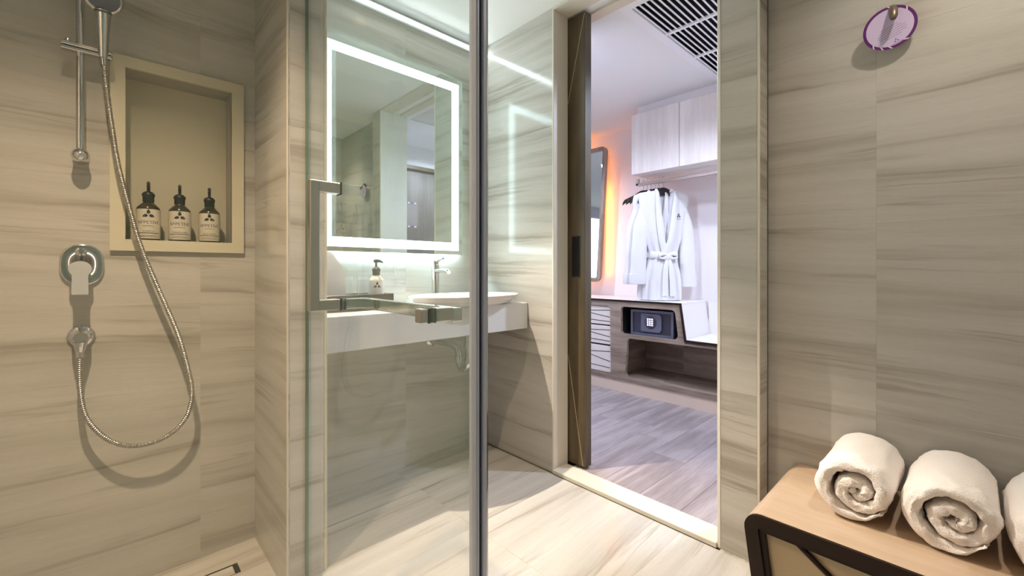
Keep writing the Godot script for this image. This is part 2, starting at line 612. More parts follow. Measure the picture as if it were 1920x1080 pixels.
	w = struct("wall_left", boxes([[-0.6, -0.2, -0.6, -0.478, CEIL, 2.14]]), M.grout, "stone tiled wall at the end of the shower", "wall")
	tiles(w, "u", -0.47, 1.0, [-0.41, 0.19, 0.79, 1.39, 1.965], yj)
	# door lining
	struct("trim_1", boxes([[1.683, 0.0, 1.473, 1.800, CEIL, 1.483]], 0.0015), M.cream_frame, "cream door lining beside the vanity wall", "door frame")
	struct("trim_2", boxes([[1.683, 0.0, 0.6405, 1.932, CEIL, 0.6525]], 0.0015), M.pale_frame, "cream door lining beside the towel bench recess", "door frame")
	struct("trim_3", boxes([[1.683, 2.402, 0.6525, 1.800, CEIL, 1.473], [1.865, 2.402, 0.6525, 1.93, CEIL, 1.483]], 0.001), M.cream_frame, "cream head lining of the doorway", "door frame")
	struct("trim_4", boxes([[1.868, 0.012, 1.475, 1.932, CEIL, 1.483]], 0.001), M.cream_frame, "cream lining on the corridor side of the pocket", "door frame")
	struct("trim_5", boxes([[1.674, 0.0, 0.6525, 1.788, 0.020, 1.473]], 0.002), M.sill_stone, "polished white stone threshold of the doorway", "threshold")
	struct("trim_6", boxes([[1.7885, -0.01, 0.6525, 1.793, 0.010, 1.473]]), M.dark_edge, "dark sliding track beside the white threshold", "threshold")

func build_door() -> void:
	var d := struct("door_1", null, null, "dark wood sliding door drawn back into its pocket", "door")
	var b := boxes([[1.806, 0.024, 1.364, 1.857, 2.398, 2.18]], 0.002, 1)
	b.uv_off = Vector2(0.1, 0.35)
	part("panel", b, M.door_wood, d)
	part("edge_band", boxes([[1.8065, 0.025, 1.3625, 1.8565, 2.397, 1.3642]], 0.0, 1), M.door_wood, d)
	var pull := part("finger_pull", boxes([[1.8045, 1.014, 1.395, 1.8075, 1.231, 1.401], [1.8045, 1.014, 1.445, 1.8075, 1.231, 1.4515], [1.8045, 1.014, 1.395, 1.8075, 1.020, 1.4515], [1.8045, 1.225, 1.395, 1.8075, 1.231, 1.4515]]), M.black_plastic, d, "black recessed finger pull")
	part("recess", boxes([[1.8052, 1.018, 1.399, 1.8066, 1.227, 1.4475]]), M.void_black, pull)
	for q in [[1.367, 2.390, 1.4765, 1.945], [1.4765, 0.598, 1.3775, 0.0285]]:
		var a := P(1.8052, q[1], q[0])
		var e := P(1.8052, q[3], q[2])
		var m := MB.new()
		m.tube([a, e], 0.0028, 4, true, 0.4, Vector3.UP)
		part("inlay_line", m, M.inlay, d)

# ---------------------------------------------------------------- corridor and bedroom

func build_corridor() -> void:
	var f := struct("floor_corridor", boxes([[1.7935, -0.2, -0.4, 3.8, 0.004, 2.25], [-1.6, -0.2, 2.2, 3.8, 0.004, 5.7]]), M.dark_gap, "grey brown wood plank floor of the corridor", "floor")
	for r in 31:
		var v0 := -0.322 + 0.1955 * r
		var u := (1.794 if v0 > 0.65 and v0 + 0.2 < 1.475 else 1.94) if v0 < 2.24 else -1.5
		var first := true
		while u < 3.67:
			var nx := minf(u + (1.2 if not first else rng.randf_range(0.35, 1.2)), 3.675)
			first = false
			var b := MB.new()
			b.uv_scale = Vector2(1.0 / 2.4, 1.0 / 1.2)
			b.uv_off = Vector2(rng.randf(), rng.randf())
			b.box(P(u + 0.0004, 0.0, v0 + 0.0004), P(nx - 0.0006, 0.012, v0 + 0.1949), 0.0008)
			part("plank", b, M.plank_wood, f)
			u = nx
	# ceiling with an opening for the return air grille
	struct("ceiling_corridor", boxes([[1.93, CEIL, -0.4, 3.8, CEIL + 0.12, 0.60], [1.93, CEIL, 1.215, 3.8, CEIL + 0.12, 5.7], [1.93, CEIL, 0.60, 1.96, CEIL + 0.12, 1.215], [3.14, CEIL, 0.60, 3.8, CEIL + 0.12, 1.215], [-1.6, CEIL, 2.2, 1.93, CEIL + 0.12, 5.7]]), M.ceiling_paint, "white ceiling of the corridor around the air grille", "ceiling")
	struct("wall_closet", boxes([[3.675, -0.2, -0.4, 3.8, CEIL, 5.7]]), M.wall_paint, "white painted wall behind the robes and closet", "wall")
	struct("wall_outer", boxes([[-1.6, -0.2, 2.2, 1.93, CEIL, 2.25], [1.93, -0.2, -0.4, 1.94, CEIL, 0.64], [1.93, -0.2, 1.483, 1.94, CEIL, 2.25]]), M.wall_paint, "white painted outer side of the bathroom walls", "wall")
	struct("wall_bedroom", boxes([[-1.7, -0.2, 2.2, -1.6, CEIL, 5.7]]), M.wall_paint, "white painted side wall of the bedroom", "wall")
	# window wall
	struct("wall_window", boxes([[-1.7, -0.2, 5.6, -1.5, CEIL, 5.75], [1.4, -0.2, 5.6, 3.8, CEIL, 5.75], [-1.5, -0.2, 5.6, 1.4, 0.25, 5.75], [-1.5, 2.25, 5.6, 1.4, CEIL, 5.75]]), M.wall_paint, "white bedroom wall around the window", "wall")
	var win := struct("window_1", boxes([[-1.5, 0.25, 5.62, 1.4, 0.30, 5.70], [-1.5, 2.20, 5.62, 1.4, 2.25, 5.70], [-1.5, 0.30, 5.62, -1.45, 2.20, 5.70], [1.35, 0.30, 5.62, 1.4, 2.20, 5.70], [-0.075, 0.30, 5.62, -0.025, 2.20, 5.70]], 0.003), M.grille_white, "white framed bedroom window letting in daylight", "window")
	part("pane", boxes([[-1.45, 0.30, 5.655, -0.075, 2.20, 5.661]]), M.clear_glass, win)
	part("pane", boxes([[-0.025, 0.30, 5.655, 1.35, 2.20, 5.661]]), M.clear_glass, win)
	# entrance end
	struct("wall_entrance", boxes([[1.93, -0.2, -0.4, 2.02, CEIL, -0.12], [3.02, -0.2, -0.4, 3.675, CEIL, -0.12], [2.02, 2.20, -0.4, 3.02, CEIL, -0.12]]), M.wall_paint, "white wall around the entrance door", "wall")
	var e := struct("door_2", null, null, "grey wood entrance door with a striped notice", "door")
	part("leaf", boxes([[2.05, 0.012, -0.20, 2.99, 2.165, -0.15]], 0.002, 1), M.grey_door_wood, e)
	part("door_frame", boxes([[2.02, 0.012, -0.30, 2.055, 2.20, -0.105], [2.985, 0.012, -0.30, 3.02, 2.20, -0.105], [2.055, 2.16, -0.30, 2.985, 2.20, -0.105]], 0.002, 1), M.door_wood, e)
	var nb := part("notice", boxes([[2.20, 1.54, -0.149, 2.52, 1.78, -0.147]]), M.tan_panel, e)
	nb.material_override = M.notice_face
	for row in [1.785, 1.525]:
		for k in 8:
			part("stripe", boxes([[2.20 + k * 0.04, row, -0.1495, 2.222 + k * 0.04, row + 0.016, -0.146]]), [M.tag_purple, M.tag_lilac][k % 2], nb)
	part("door_viewer", boxes([[2.36, 1.455, -0.149, 2.40, 1.475, -0.138]], 0.003), M.black_plastic, e)
	part("lever", boxes([[2.12, 0.98, -0.149, 2.15, 1.10, -0.14], [2.12, 1.02, -0.142, 2.26, 1.04, -0.10]], 0.004), M.satin_steel, e)

func build_grille() -> void:
	var g := thing("ceiling_air_grille", "white slatted return air grille in the corridor ceiling", "air grille", P(2.5, CEIL, 0.9))
	var o := -g.position
	var add := func(called: String, list: Array, m: Material) -> void:
		var b := MB.new()
		for q in list:
			b.box(P(q[0], q[1], q[2]) + o, P(q[3], q[4], q[5]) + o, 0.0008)
		part(called, b, m, g)
	add.call("frame", [[1.925, CEIL - 0.008, 1.20, 3.17, CEIL + 0.004, 1.25], [1.925, CEIL - 0.008, 0.575, 3.17, CEIL + 0.004, 0.62], [1.935, CEIL - 0.008, 0.62, 1.985, CEIL + 0.004, 1.20], [3.12, CEIL - 0.008, 0.62, 3.17, CEIL + 0.004, 1.20]], M.grille_white)
	add.call("duct_box", [[1.965, CEIL + 0.08, 0.605, 3.135, CEIL + 0.10, 1.21], [1.965, CEIL + 0.004, 0.605, 1.975, CEIL + 0.09, 1.21], [3.125, CEIL + 0.004, 0.605, 3.135, CEIL + 0.09, 1.21], [1.965, CEIL + 0.004, 1.20, 3.135, CEIL + 0.09, 1.21], [1.965, CEIL + 0.004, 0.605, 3.135, CEIL + 0.09, 0.615]], M.void_black)
	for u in [2.352, 2.737]:
		add.call("cross_bar", [[u - 0.010, CEIL - 0.008, 0.62, u + 0.010, CEIL + 0.004, 1.20]], M.grille_white)
	for k in 19:
		var v := 1.186 - 0.0303 * k
		var b := MB.new()
		# a slat is a thin blade leaning over
		var a := P(1.985, CEIL - 0.006, v) + o
		b.prism(PackedVector2Array([Vector2(-0.005, 0.0), Vector2(0.005, 0.0), Vector2(-0.012, 0.024), Vector2(-0.016, 0.022)]), a, Vector3.BACK, Vector3.UP, Vector3.RIGHT, 1.135)
		part("slat", b, M.grille_white, g)

func csg_poly(poly: PackedVector2Array, at: Vector3, depth: float, m: Material, op := 0) -> CSGPolygon3D:
	# outline given as (v, y) on a plane of constant u; CSG extrudes along local -z .. turned so that local x = -v axis reversed
	var c := CSGPolygon3D.new()
	c.polygon = poly
	c.mode = CSGPolygon3D.MODE_DEPTH
	c.depth = depth
	c.material = m
	c.operation = op
	c.position = at
	c.rotation.y = PI / 2
	return c

func build_closet() -> void:
	var c := thing("low_cabinet", "low taupe wood closet cabinet with drawers, safe niche and luggage shelf", "cabinet", P(3.2, 0.012, 1.7))
	var o := -c.position
	var bx := func(list: Array, bev := 0.0, grain := 2) -> MB:
		var b := MB.new()
		b.grain = grain
		for q in list:
			b.box(P(q[0], q[1], q[2]) + o, P(q[3], q[4], q[5]) + o, bev)
		return b
	# front frame: board with rounded openings
	var front := MB.new()
	front.grain = 2
	front.uv_off = Vector2(0.2, 0.3)
	var ex := Vector3.FORWARD
	# the board is made of strips between its openings
	var dr := rounded(PackedVector2Array([Vector2(2.86, 0.150), Vector2(2.136, 0.150), Vector2(2.144, 0.738), Vector2(2.86, 0.738)]), 0.03)
	var sn := rounded(PackedVector2Array([Vector2(2.035, 0.512), Vector2(1.526, 0.512), Vector2(1.556, 0.742), Vector2(2.035, 0.742)]), [0.03, 0.04, 0.035, 0.03])
	var ln := rounded(PackedVector2Array([Vector2(1.995, 0.150), Vector2(0.32, 0.150), Vector2(0.32, 0.478), Vector2(1.970, 0.478)]), [0.035, 0.03, 0.03, 0.03])
	var cells := [
		[dr, PackedVector2Array([Vector2(2.92, 0.106), Vector2(2.072, 0.106), Vector2(2.085, 0.785), Vector2(2.92, 0.785)])],
		[sn, PackedVector2Array([Vector2(2.0795, 0.494), Vector2(1.474, 0.494), Vector2(1.512, 0.785), Vector2(2.085, 0.785)])],
		[ln, PackedVector2Array([Vector2(2.072, 0.106), Vector2(0.25, 0.106), Vector2(0.25, 0.494), Vector2(2.0795, 0.494)])]]
	for q in cells:
		front.ring(rounded(q[1], 0.0), q[0], P(3.195, 0, 0) + o, ex, Vector3.UP, Vector3.RIGHT, 0.03)
	part("front_frame", front, M.taupe_wood, c)
	var inside := MB.new()
	inside.grain = 2
	for q in [[3.225, 0.494, 2.085, 3.66, 0.506, 1.474], [3.225, 0.106, 2.92, 3.66, 0.146, 0.25], [3.225, 0.146, 2.06, 3.66, 0.494, 2.085], [3.225, 0.506, 2.05, 3.66, 0.785, 2.085], [3.225, 0.106, 0.25, 3.66, 0.494, 0.29], [3.655, 0.106, 2.92, 3.668, 0.50, 0.25]]:
		inside.box(P(q[0], q[1], q[2]) + o, P(q[3], q[4], q[5]) + o, 0.0)
	part("carcass", inside, M.taupe_wood, c)
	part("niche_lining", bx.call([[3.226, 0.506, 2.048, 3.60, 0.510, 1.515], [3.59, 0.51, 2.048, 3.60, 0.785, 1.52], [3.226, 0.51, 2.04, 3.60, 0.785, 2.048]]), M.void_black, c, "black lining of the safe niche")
	var sl := MB.new()
	sl.prism(PackedVector2Array([Vector2(1.474, 0.50), Vector2(1.490, 0.50), Vector2(1.526, 0.785), Vector2(1.512, 0.785)]), P(3.20, 0, 0) + o, ex, Vector3.UP, Vector3.RIGHT, 0.465)
	part("slanted_side", sl, M.white_lacquer, c, "white slanted end of the taller half")
	part("top", bx.call([[3.19, 0.785, 2.92, 3.672, 0.799, 1.512]], 0.002), M.white_lacquer, c, "white cabinet top")
	part("luggage_shelf", bx.call([[3.19, 0.506, 1.474, 3.672, 0.522, 0.25]], 0.002), M.white_lacquer, c, "white lower luggage shelf")
	part("back_panel", bx.call([[3.664, 0.52, 1.49, 3.672, 0.785, 0.25]]), M.white_lacquer, c)
	var eb := MB.new()
	eb.prism(PackedVector2Array([Vector2(2.92, 0.783), Vector2(1.516, 0.783), Vector2(1.478, 0.506), Vector2(0.25, 0.506), Vector2(0.25, 0.522), Vector2(1.462, 0.522), Vector2(1.502, 0.799), Vector2(2.92, 0.799)]), P(3.186, 0, 0) + o, ex, Vector3.UP, Vector3.RIGHT, 0.008)
	part("edge_band", eb, M.dark_edge, c, "dark edge band along the stepped top")
	part("plinth", bx.call([[3.20, 0.012, 2.92, 3.66, 0.106, 0.25]]), M.plinth_paint, c, "cream recessed plinth")
	for d in [[0.155, 0.385], [0.400, 0.560], [0.572, 0.733]]:
		var fr := part("drawer_front", bx.call([[3.205, d[0], 2.855, 3.222, d[1], 2.128]], 0.002), M.drawer_face, c, "pale drawer front with dark inlay lines")
		var h: float = d[1] - d[0]
		for l in [[2.86, 0.55, 2.15, 0.80], [2.50, 0.70, 2.15, 0.42], [2.86, 0.30, 2.15, 0.18]]:
			var m := MB.new()
			m.tube([P(3.2045, d[0] + h * l[1], minf(l[0], 2.85)) + o, P(3.2045, d[0] + h * l[3], l[2]) + o], 0.0035, 4, true, 0.3, Vector3.UP)
			part("inlay_line", m, M.thin_line, fr)
	part("drawer_gap", bx.call([[3.223, 0.15, 2.86, 3.226, 0.74, 2.10]]), M.dark_gap, c)
	# safe
	var s := thing("safe", "dark grey room safe with a lit round keypad in the cabinet niche", "safe", P(3.25, 0.5103, 1.78))
	o = -s.position
	part("body", boxes_at(s, [[3.262, 0.5105, 1.968, 3.56, 0.718, 1.594]], 0.003), M.safe_dark, s)
	var fm := MB.new()
	var so := PackedVector2Array([Vector2(1.970, 0.5105), Vector2(1.592, 0.5105), Vector2(1.592, 0.720), Vector2(1.970, 0.720)])
	fm.ring(so, shrink(so, 0.019), P(3.246, 0, 0) + o, ex, Vector3.UP, Vector3.RIGHT, 0.017)
	part("door_frame", fm, M.safe_grey, s)
	var dm := boxes_at(s, [[3.255, 0.531, 1.949, 3.263, 0.700, 1.613]], 0.001) as MB
	part("door_plate", dm, M.safe_dark, s)
	var kb := MB.new()
	kb.prism(rounded(PackedVector2Array([Vector2(1.872, 0.545), Vector2(1.690, 0.545), Vector2(1.690, 0.693), Vector2(1.872, 0.693)]), [0.008, 0.03, 0.03, 0.008]), P(3.240, 0, 0) + o, ex, Vector3.UP, Vector3.RIGHT, 0.016)
	part("lock_block", kb, M.safe_grey, s)
	var dial := MB.new()
	dial.lathe([Vector2(0.052, 0.0), Vector2(0.052, 0.004), Vector2(0.047, 0.006), Vector2(0.0, 0.006)], P(3.2405, 0.622, 1.785) + o, Vector3.LEFT, 28)
	var dl := part("dial", dial, M.safe_dark, s)
	for r in 4:
		for k in 3:
			part("key", boxes_at(s, [[3.2325, 0.645 - r * 0.0165, 1.812 - k * 0.0195, 3.235, 0.656 - r * 0.0165, 1.799 - k * 0.0195]], 0.0008), M.key_glow, dl, "lit white key")
	# upper cabinet with rail
	var uc := thing("wall_cabinet", "pale wood overhead closet cabinet with a metal hanging rail", "cabinet", P(3.2, 1.85, 1.2))
	o = -uc.position
	part("carcass", boxes_at(uc, [[3.222, 1.852, 1.934, 3.672, 2.344, 0.28]], 0.001, 2), M.pale_wood, uc)
	part("top_filler", boxes_at(uc, [[3.24, 2.344, 1.90, 3.67, CEIL, 0.28]], 0.0, 2), M.wall_paint, uc)
	for k in 4:
		var b := boxes_at(uc, [[3.20, 1.850, 1.936 - 0.4154 * k, 3.2205, 2.345, 1.524 - 0.4154 * k]], 0.0012, 1) as MB
		b.uv_off = Vector2(0.17 * k, 0.0)
		part("cabinet_door", b, M.pale_wood, uc)
	part("hanging_rail", boxes_at(uc, [[3.378, 1.790, 2.000, 3.402, 1.852, 1.975], [3.378, 1.786, 2.000, 3.402, 1.812, 0.32], [3.378, 1.790, 0.34, 3.402, 1.852, 0.32]], 0.002), M.rail_metal, uc, "flat metal hanging rail")

func arc_pts(c: Vector3, ex: Vector3, ey: Vector3, r: float, a0: float, a1: float, n: int) -> Array:
	var out := []
	for k in n + 1:
		var a := lerpf(a0, a1, float(k) / n)
		out.append(c + ex * cos(a) * r + ey * sin(a) * r)
	return out

func make_hanger() -> Node3D:
	# local: x along the shoulders, z to the front, origin where the hook meets the rail
	var h := thing("coat_hanger", "", "hanger")
	var hk := MB.new()
	var pts := arc_pts(Vector3(0, 0.0, 0), Vector3.BACK, Vector3.UP, 0.021, -0.6, PI * 1.0, 12)
	pts.append(Vector3(0, -0.03, -0.012))
	pts.append(Vector3(0, -0.045, 0.0))
	pts.append(Vector3(0, -0.10, 0.0))
	hk.tube(pts, 0.0028, 6)
	part("hook", hk, M.chrome, h, "chrome hook")
	var rows := []
	for k in 25:
		var s := -1.0 + 2.0 * k / 24.0
		var a := absf(s)
		var y := -0.104 - 0.080 * pow(a, 1.3) - (0.012 if a > 0.97 else 0.0)
		var half := lerpf(0.036, 0.018, smoothstep(0.12, 0.5, a))
		var th := 0.006 + 0.007 * smoothstep(0.3, 0.9, a)
		if a > 0.97:
			half *= 0.6
			th *= 0.6
		var z := 0.016 * a * a
		var line := PackedVector3Array()
		for w in 10:
			var t := TAU * w / 10
			line.append(Vector3(s * 0.190, y + sin(t) * half, z + cos(t) * th))
		rows.append(line)
	var b := MB.new()
	b.grid(rows, true, false, true)
	for e in [0, 24]:
		for w in 10:
			b.flat(Vector3(rows[e][0] + rows[e][5]) * 0.5, rows[e][w], rows[e][(w + 1) % 10], Vector3(-1 if e == 0 else 1, 0, 0))
	part("shoulder_bar", b, M.hanger_black, h)
	return h

func build_robe(called: String, label: String, at: Vector3, turn: float, with_mark: bool, wide: float) -> void:
	# local: origin at the rail above the robe, x along shoulders, z front
	var r := thing(called, label, "bathrobe", at, turn, "")
	r.scale.z = 0.8
	var n := fnoise(77 + int(wide * 100), 1.0, 2)
	var hem := -1.012
	var prof := [[-0.100, 0.062, 0.046, 0.012, 0.0], [-0.104, 0.100, 0.050, 0.014, 0.0], [-0.112, 0.150, 0.060, 0.014, 0.01], [-0.134, 0.200, 0.068, 0.014, 0.01], [-0.185, 0.212, 0.070, 0.014, 0.02], [-0.32, 0.186, 0.072, 0.012, 0.03], [-0.42, 0.168, 0.072, 0.012, 0.04], [-0.52, 0.144, 0.066, 0.010, 0.06], [-0.60, 0.118, 0.058, 0.008, 0.09], [-0.645, 0.104, 0.054, 0.008, 0.10], [-0.69, 0.112, 0.060, 0.008, 0.11], [-0.76, 0.130, 0.074, 0.008, 0.13], [-0.86, 0.144, 0.086, 0.008, 0.14], [-0.95, 0.150, 0.092, 0.008, 0.14], [hem, 0.150, 0.092, 0.008, 0.12]]
	var at_y := func(y: float) -> Array:
		for k in prof.size() - 1:
			if y <= prof[k][0] and y >= prof[k + 1][0]:
				var t: float = (y - prof[k][0]) / (prof[k + 1][0] - prof[k][0])
				var o := []
				for c in 5:
					o.append(lerpf(prof[k][c], prof[k + 1][c], t))
				return o
		return prof[0] if y > -0.1 else prof[prof.size() - 1]
	var vee := func(y: float) -> float:
		return 0.066 * clampf(1.0 - (-0.100 - y) / 0.50, 0.0, 1.0)
	var front := func(x: float, y: float) -> float:
		var q: Array = at_y.call(y)
		return q[3] + q[2] * sqrt(maxf(0.0, 1.0 - pow(x / (q[1] * wide), 2.0)))
	var ys := []
	for k in prof.size() - 1:
		var m := maxi(1, int((prof[k][0] - prof[k + 1][0]) / 0.016))
		for t in m:
			ys.append(lerpf(prof[k][0], prof[k + 1][0], float(t) / m))
	ys.append(hem)
	var rows := []
	for y in ys:
		var q: Array = at_y.call(y)
		var line := PackedVector3Array()
		for k in 96:
			var a := TAU * k / 96
			var f: float = 1.0 + q[4] * (0.6 * sin(a * 7.0 + y * 3.0) + 0.5 * n.get_noise_2d(a * 3.0 + 9.0, y * 3.0))
			var p := Vector3(cos(a) * q[1] * wide * f, y, q[3] + sin(a) * q[2] * f * (1.0 + q[4] * sin(a * 11.0 + 1.0)))
			# the open neck: the front inside the V falls back to the lining
			var w: float = vee.call(y)
			if sin(a) > 0.0 and absf(p.x) < w:
				p.z = lerpf(-0.022, p.z, smoothstep(w * 0.86, w, absf(p.x)))
			# the neckline dips between the shoulders
			if y > -0.125:
				p.y -= 0.034 * maxf(0.0, 1.0 - pow(p.x / 0.070, 2.0)) * (1.0 - (-0.100 - y) / 0.025)
			# soft creases running to the belt
			p.z += 0.004 * n.get_noise_2d(p.x * 30.0 + signf(p.x) * y * 8.0, y * 5.0 + 40.0) * (1.0 if y < -0.2 else 0.3)
			line.append(p)
		rows.append(line)
	var b := MB.new()
	b.grid(rows, true, false, true)
	part("body", b, M.robe_cloth, r)
	for s in [-1.0, 1.0]:
		var pts := []
		var rad := []
		for k in 15:
			var t := k / 14.0
			var out := 0.138 + 0.05 * sin(minf(t * 1.9, 1.0) * PI * 0.5) + 0.028 * t
			pts.append(Vector3(s * out * wide, -0.160 - 0.735 * t * (1.0 if s > 0 else 0.97), 0.012 - 0.02 * t))
			rad.append(0.034 + 0.024 * smoothstep(0.0, 0.35, t) + 0.012 * t + 0.003 * sin(t * 22.0))
		var sl := MB.new()
		sl.tube(pts, rad, 18, true, 0.62, Vector3.RIGHT)
		part("sleeve", sl, M.robe_cloth, r)
		var cf := MB.new()
		var e: Vector3 = pts[14]
		cf.tube([e + Vector3(0, 0.085, 0.001), e + Vector3(0, 0.075, 0.001), e + Vector3(0, -0.004, 0), e + Vector3(0, -0.008, 0)], [0.066, 0.0735, 0.0735, 0.068], 18, true, 0.64, Vector3.RIGHT)
		part("cuff", cf, M.robe_cloth, r)
	# shawl collar: two bands along the edges of the V, the right one lapping over
	for s in [-1.0, 1.0]:
		var g := []
		for k in 27:
			var t := k / 26.0
			var y := lerpf(-0.094, -0.628, t)
			var inner: float = vee.call(y) - 0.026 * smoothstep(0.75, 1.0, t) * (1.0 if s > 0 else 0.4)
			var wd := 0.022 + 0.040 * sin(minf(t * 1.15, 1.0) * PI * 0.62) * (1.0 - 0.35 * t)
			var cs := []
			for e in [0.0, 0.5, 1.0]:
				var x: float = s * (inner + wd * e)
				cs.append(Vector3(x * wide, y - 0.010 * e, front.call(x * wide, minf(y, -0.101)) + 0.010 + (0.005 if s > 0 else 0.0) + 0.005 * sin(e * PI)))
			var d := Vector3(0, 0, -0.012)
			g.append(PackedVector3Array([cs[0] + d, cs[0], cs[1], cs[2], cs[2] + d, cs[1] + d]))
		var lb := MB.new()
		lb.grid(g, true, false, s < 0)
		part("collar", lb, M.robe_cloth, r)
	var neck := MB.new()
	neck.tube(arc_pts(Vector3(0, -0.098, 0.020), Vector3(1, 0, 0), Vector3(0, -0.42, -0.75), 0.066 * wide, -0.1, PI + 0.1, 14), 0.013, 10)
	part("collar", neck, M.robe_cloth, r)
	# belt, knot and tails
	var belt := MB.new()
	var bl := []
	for k in 36:
		var a := TAU * k / 36
		bl.append(Vector3(cos(a) * 0.112 * wide, -0.640 + 0.006 * sin(a * 3.0), 0.008 + sin(a) * 0.062))
	bl.append(bl[0])
	bl.append(bl[1])
	belt.tube(bl, 0.030, 10, false, 0.34, Vector3.UP)
	var be := part("belt", belt, M.robe_cloth, r)
	var kn := MB.new()
	kn.lathe([Vector2(0.0, -0.03), Vector2(0.022, -0.024), Vector2(0.032, -0.008), Vector2(0.032, 0.010), Vector2(0.02, 0.026), Vector2(0.0, 0.03)], Vector3(0.012, -0.655, 0.082), Vector3.UP, 16, 1.35, 0.7)
	part("knot", kn, M.robe_cloth, be)
	for s in [-1.0, 1.0]:
		var lp := MB.new()
		lp.tube([Vector3(0.012, -0.650, 0.088), Vector3(0.012 + s * 0.035, -0.632, 0.092), Vector3(0.012 + s * 0.070, -0.640, 0.088), Vector3(0.012 + s * 0.072, -0.662, 0.086), Vector3(0.012 + s * 0.036, -0.668, 0.088), Vector3(0.012, -0.658, 0.086)], [0.010, 0.020, 0.021, 0.019, 0.016, 0.008], 10, true, 0.6, Vector3.BACK)
		part("bow_loop", lp, M.robe_cloth, be)
		var tl := MB.new()
		tl.tube([Vector3(0.012 + s * 0.006, -0.665, 0.088), Vector3(0.012 + s * 0.022, -0.74, 0.096), Vector3(0.012 + s * 0.030, -0.85, 0.106), Vector3(0.012 + s * 0.034, -0.975, 0.112)], [0.014, 0.022, 0.026, 0.027], 10, true, 0.28, Vector3.RIGHT)
		part("belt_tail", tl, M.robe_cloth, be)
	if with_mark:
		var lg := MB.new()
		for q in [[0.0, 0.014, 0.0], [-0.009, -0.001, 1.0], [0.009, -0.001, -1.0]]:
			var c := Vector2(0.102 + q[0], -0.318 + q[1])
			lg.prism(PackedVector2Array([c + Vector2(-0.008, -0.008), c + Vector2(0.008, -0.008), c + Vector2(0.002 * q[2], 0.008)]), Vector3(0, 0, front.call(0.070, -0.318) + 0.005), Vector3.RIGHT, Vector3.UP, Vector3.BACK, 0.002)
		part("embroidered_mark", lg, M.print_black, r, "small black three leaf emblem")
		var tx := text_mesh("APPETIVE", 0.008)
		var tm := part("embroidered_word", tx, M.print_black, r)
		tm.position = Vector3(0.098, -0.345, front.call(0.050, -0.345) + 0.006)

func text_mesh(words: String, height: float) -> TextMesh:
	var t := TextMesh.new()
	var f := SystemFont.new()
	f.font_names = PackedStringArray(["Droid Sans"])
	t.font = f
	t.font_size = 48
	t.text = words
	t.pixel_size = height / 36.0
	t.depth = 0.0008
	t.curve_step = 4.0
	return t

func build_hangers() -> void:
	var turn := -deg_to_rad(40.0)
	var h := make_hanger()
	var labels := ["black hanger holding the white robe with the chest emblem", "empty black hanger squeezed between the two white robes", "black hanger holding the rear white robe", "empty black hanger behind the hung robes", "empty black hanger behind the hung robes", "empty black hanger behind the hung robes"]
	for k in 6:
		var o: Node3D = h
		if k > 0:
			o = h.duplicate()
			o.name = numbered("coat_hanger")
			add_child(o)
		o.position = P(3.39, 1.8155, 1.752 + 0.036 * k)
		o.rotation.y = turn
		tag(o, labels[k], "hanger", "black hangers on the closet rail")
	build_robe("bathrobe", "white bathrobe with a black chest emblem and tied belt", P(3.39, 1.8155, 1.752), turn, true, 1.0)
	build_robe("bathrobe", "white bathrobe hung behind the one with the emblem", P(3.39, 1.8155, 1.824), turn, false, 0.94)

func build_wall_mirror() -> void:
	var m := thing("wall_mirror", "tall slanted wall mirror in a dark wood frame with amber backlight", "mirror", P(3.62, 1.6, 2.75))
	var o := -m.position
	var sharp := PackedVector2Array([Vector2(2.421, 2.270), Vector2(2.500, 0.937), Vector2(2.950, 0.937), Vector2(3.029, 2.270)])
	var ol := rounded(sharp, 0.055)
	var il := inset(sharp, 0.055, 0.038)
	var b := MB.new()
	b.grain = 1
	b.ring(ol, il, P(3.545, 0, 0) + o, Vector3.FORWARD, Vector3.UP, Vector3.RIGHT, 0.035)
	part("frame", b, M.taupe_wood, m)
	var g := MB.new()
	g.prism(inset(sharp, 0.055, 0.030), P(3.559, 0, 0) + o, Vector3.FORWARD, Vector3.UP, Vector3.RIGHT, 0.006)
	part("mirror_glass", g, M.mirror_silver, m)
	var bk := MB.new()
	bk.prism(inset(sharp, 0.055, 0.06), P(3.566, 0, 0) + o, Vector3.FORWARD, Vector3.UP, Vector3.RIGHT, 0.109)
	part("back_board", bk, M.wall_paint, m)
	var l := MB.new()
	l.ring(inset(sharp, 0.055, 0.048), inset(sharp, 0.055, 0.059), P(3.590, 0, 0) + o, Vector3.FORWARD, Vector3.UP, Vector3.RIGHT, 0.02)
	part("led_backlight", l, M.led_amber, m, "amber light strip behind the frame")
	area("amber_light", P(3.612, 1.6, 2.500), Vector3(0.55, 0, 1.0), Vector2(0.02, 1.2), Color(1.0, 0.58, 0.17), 0.2, m)
	area("amber_light_top", P(3.612, 2.22, 2.72), Vector3(0.55, 1.0, 0), Vector2(0.02, 0.5), Color(1.0, 0.60, 0.18), 0.05, m)

func build_added_corridor_lamps() -> void:  # downlights added out of view to brighten corridor, robes and bedroom end
	for q in [[2.62, 0.42, "added unseen downlight brightening the luggage shelf end", 4.2], [2.14, 1.76, "added unseen downlight brightening the hung robes", 2.05], [2.45, 3.2, "added unseen downlight brightening the bedroom end of the corridor", 3.8]]:
		var d := thing("downlight", q[2], "ceiling lamp", P(q[0], CEIL, q[1]))
		downlight_parts(d, M.added_lamp_cool)
		spot("spot", d.position + Vector3(0, -0.012, 0), d.position + Vector3(0, -1, 0), Color(0.85, 0.90, 1.0), q[3], 80.0, 0.6, 0.05, d)

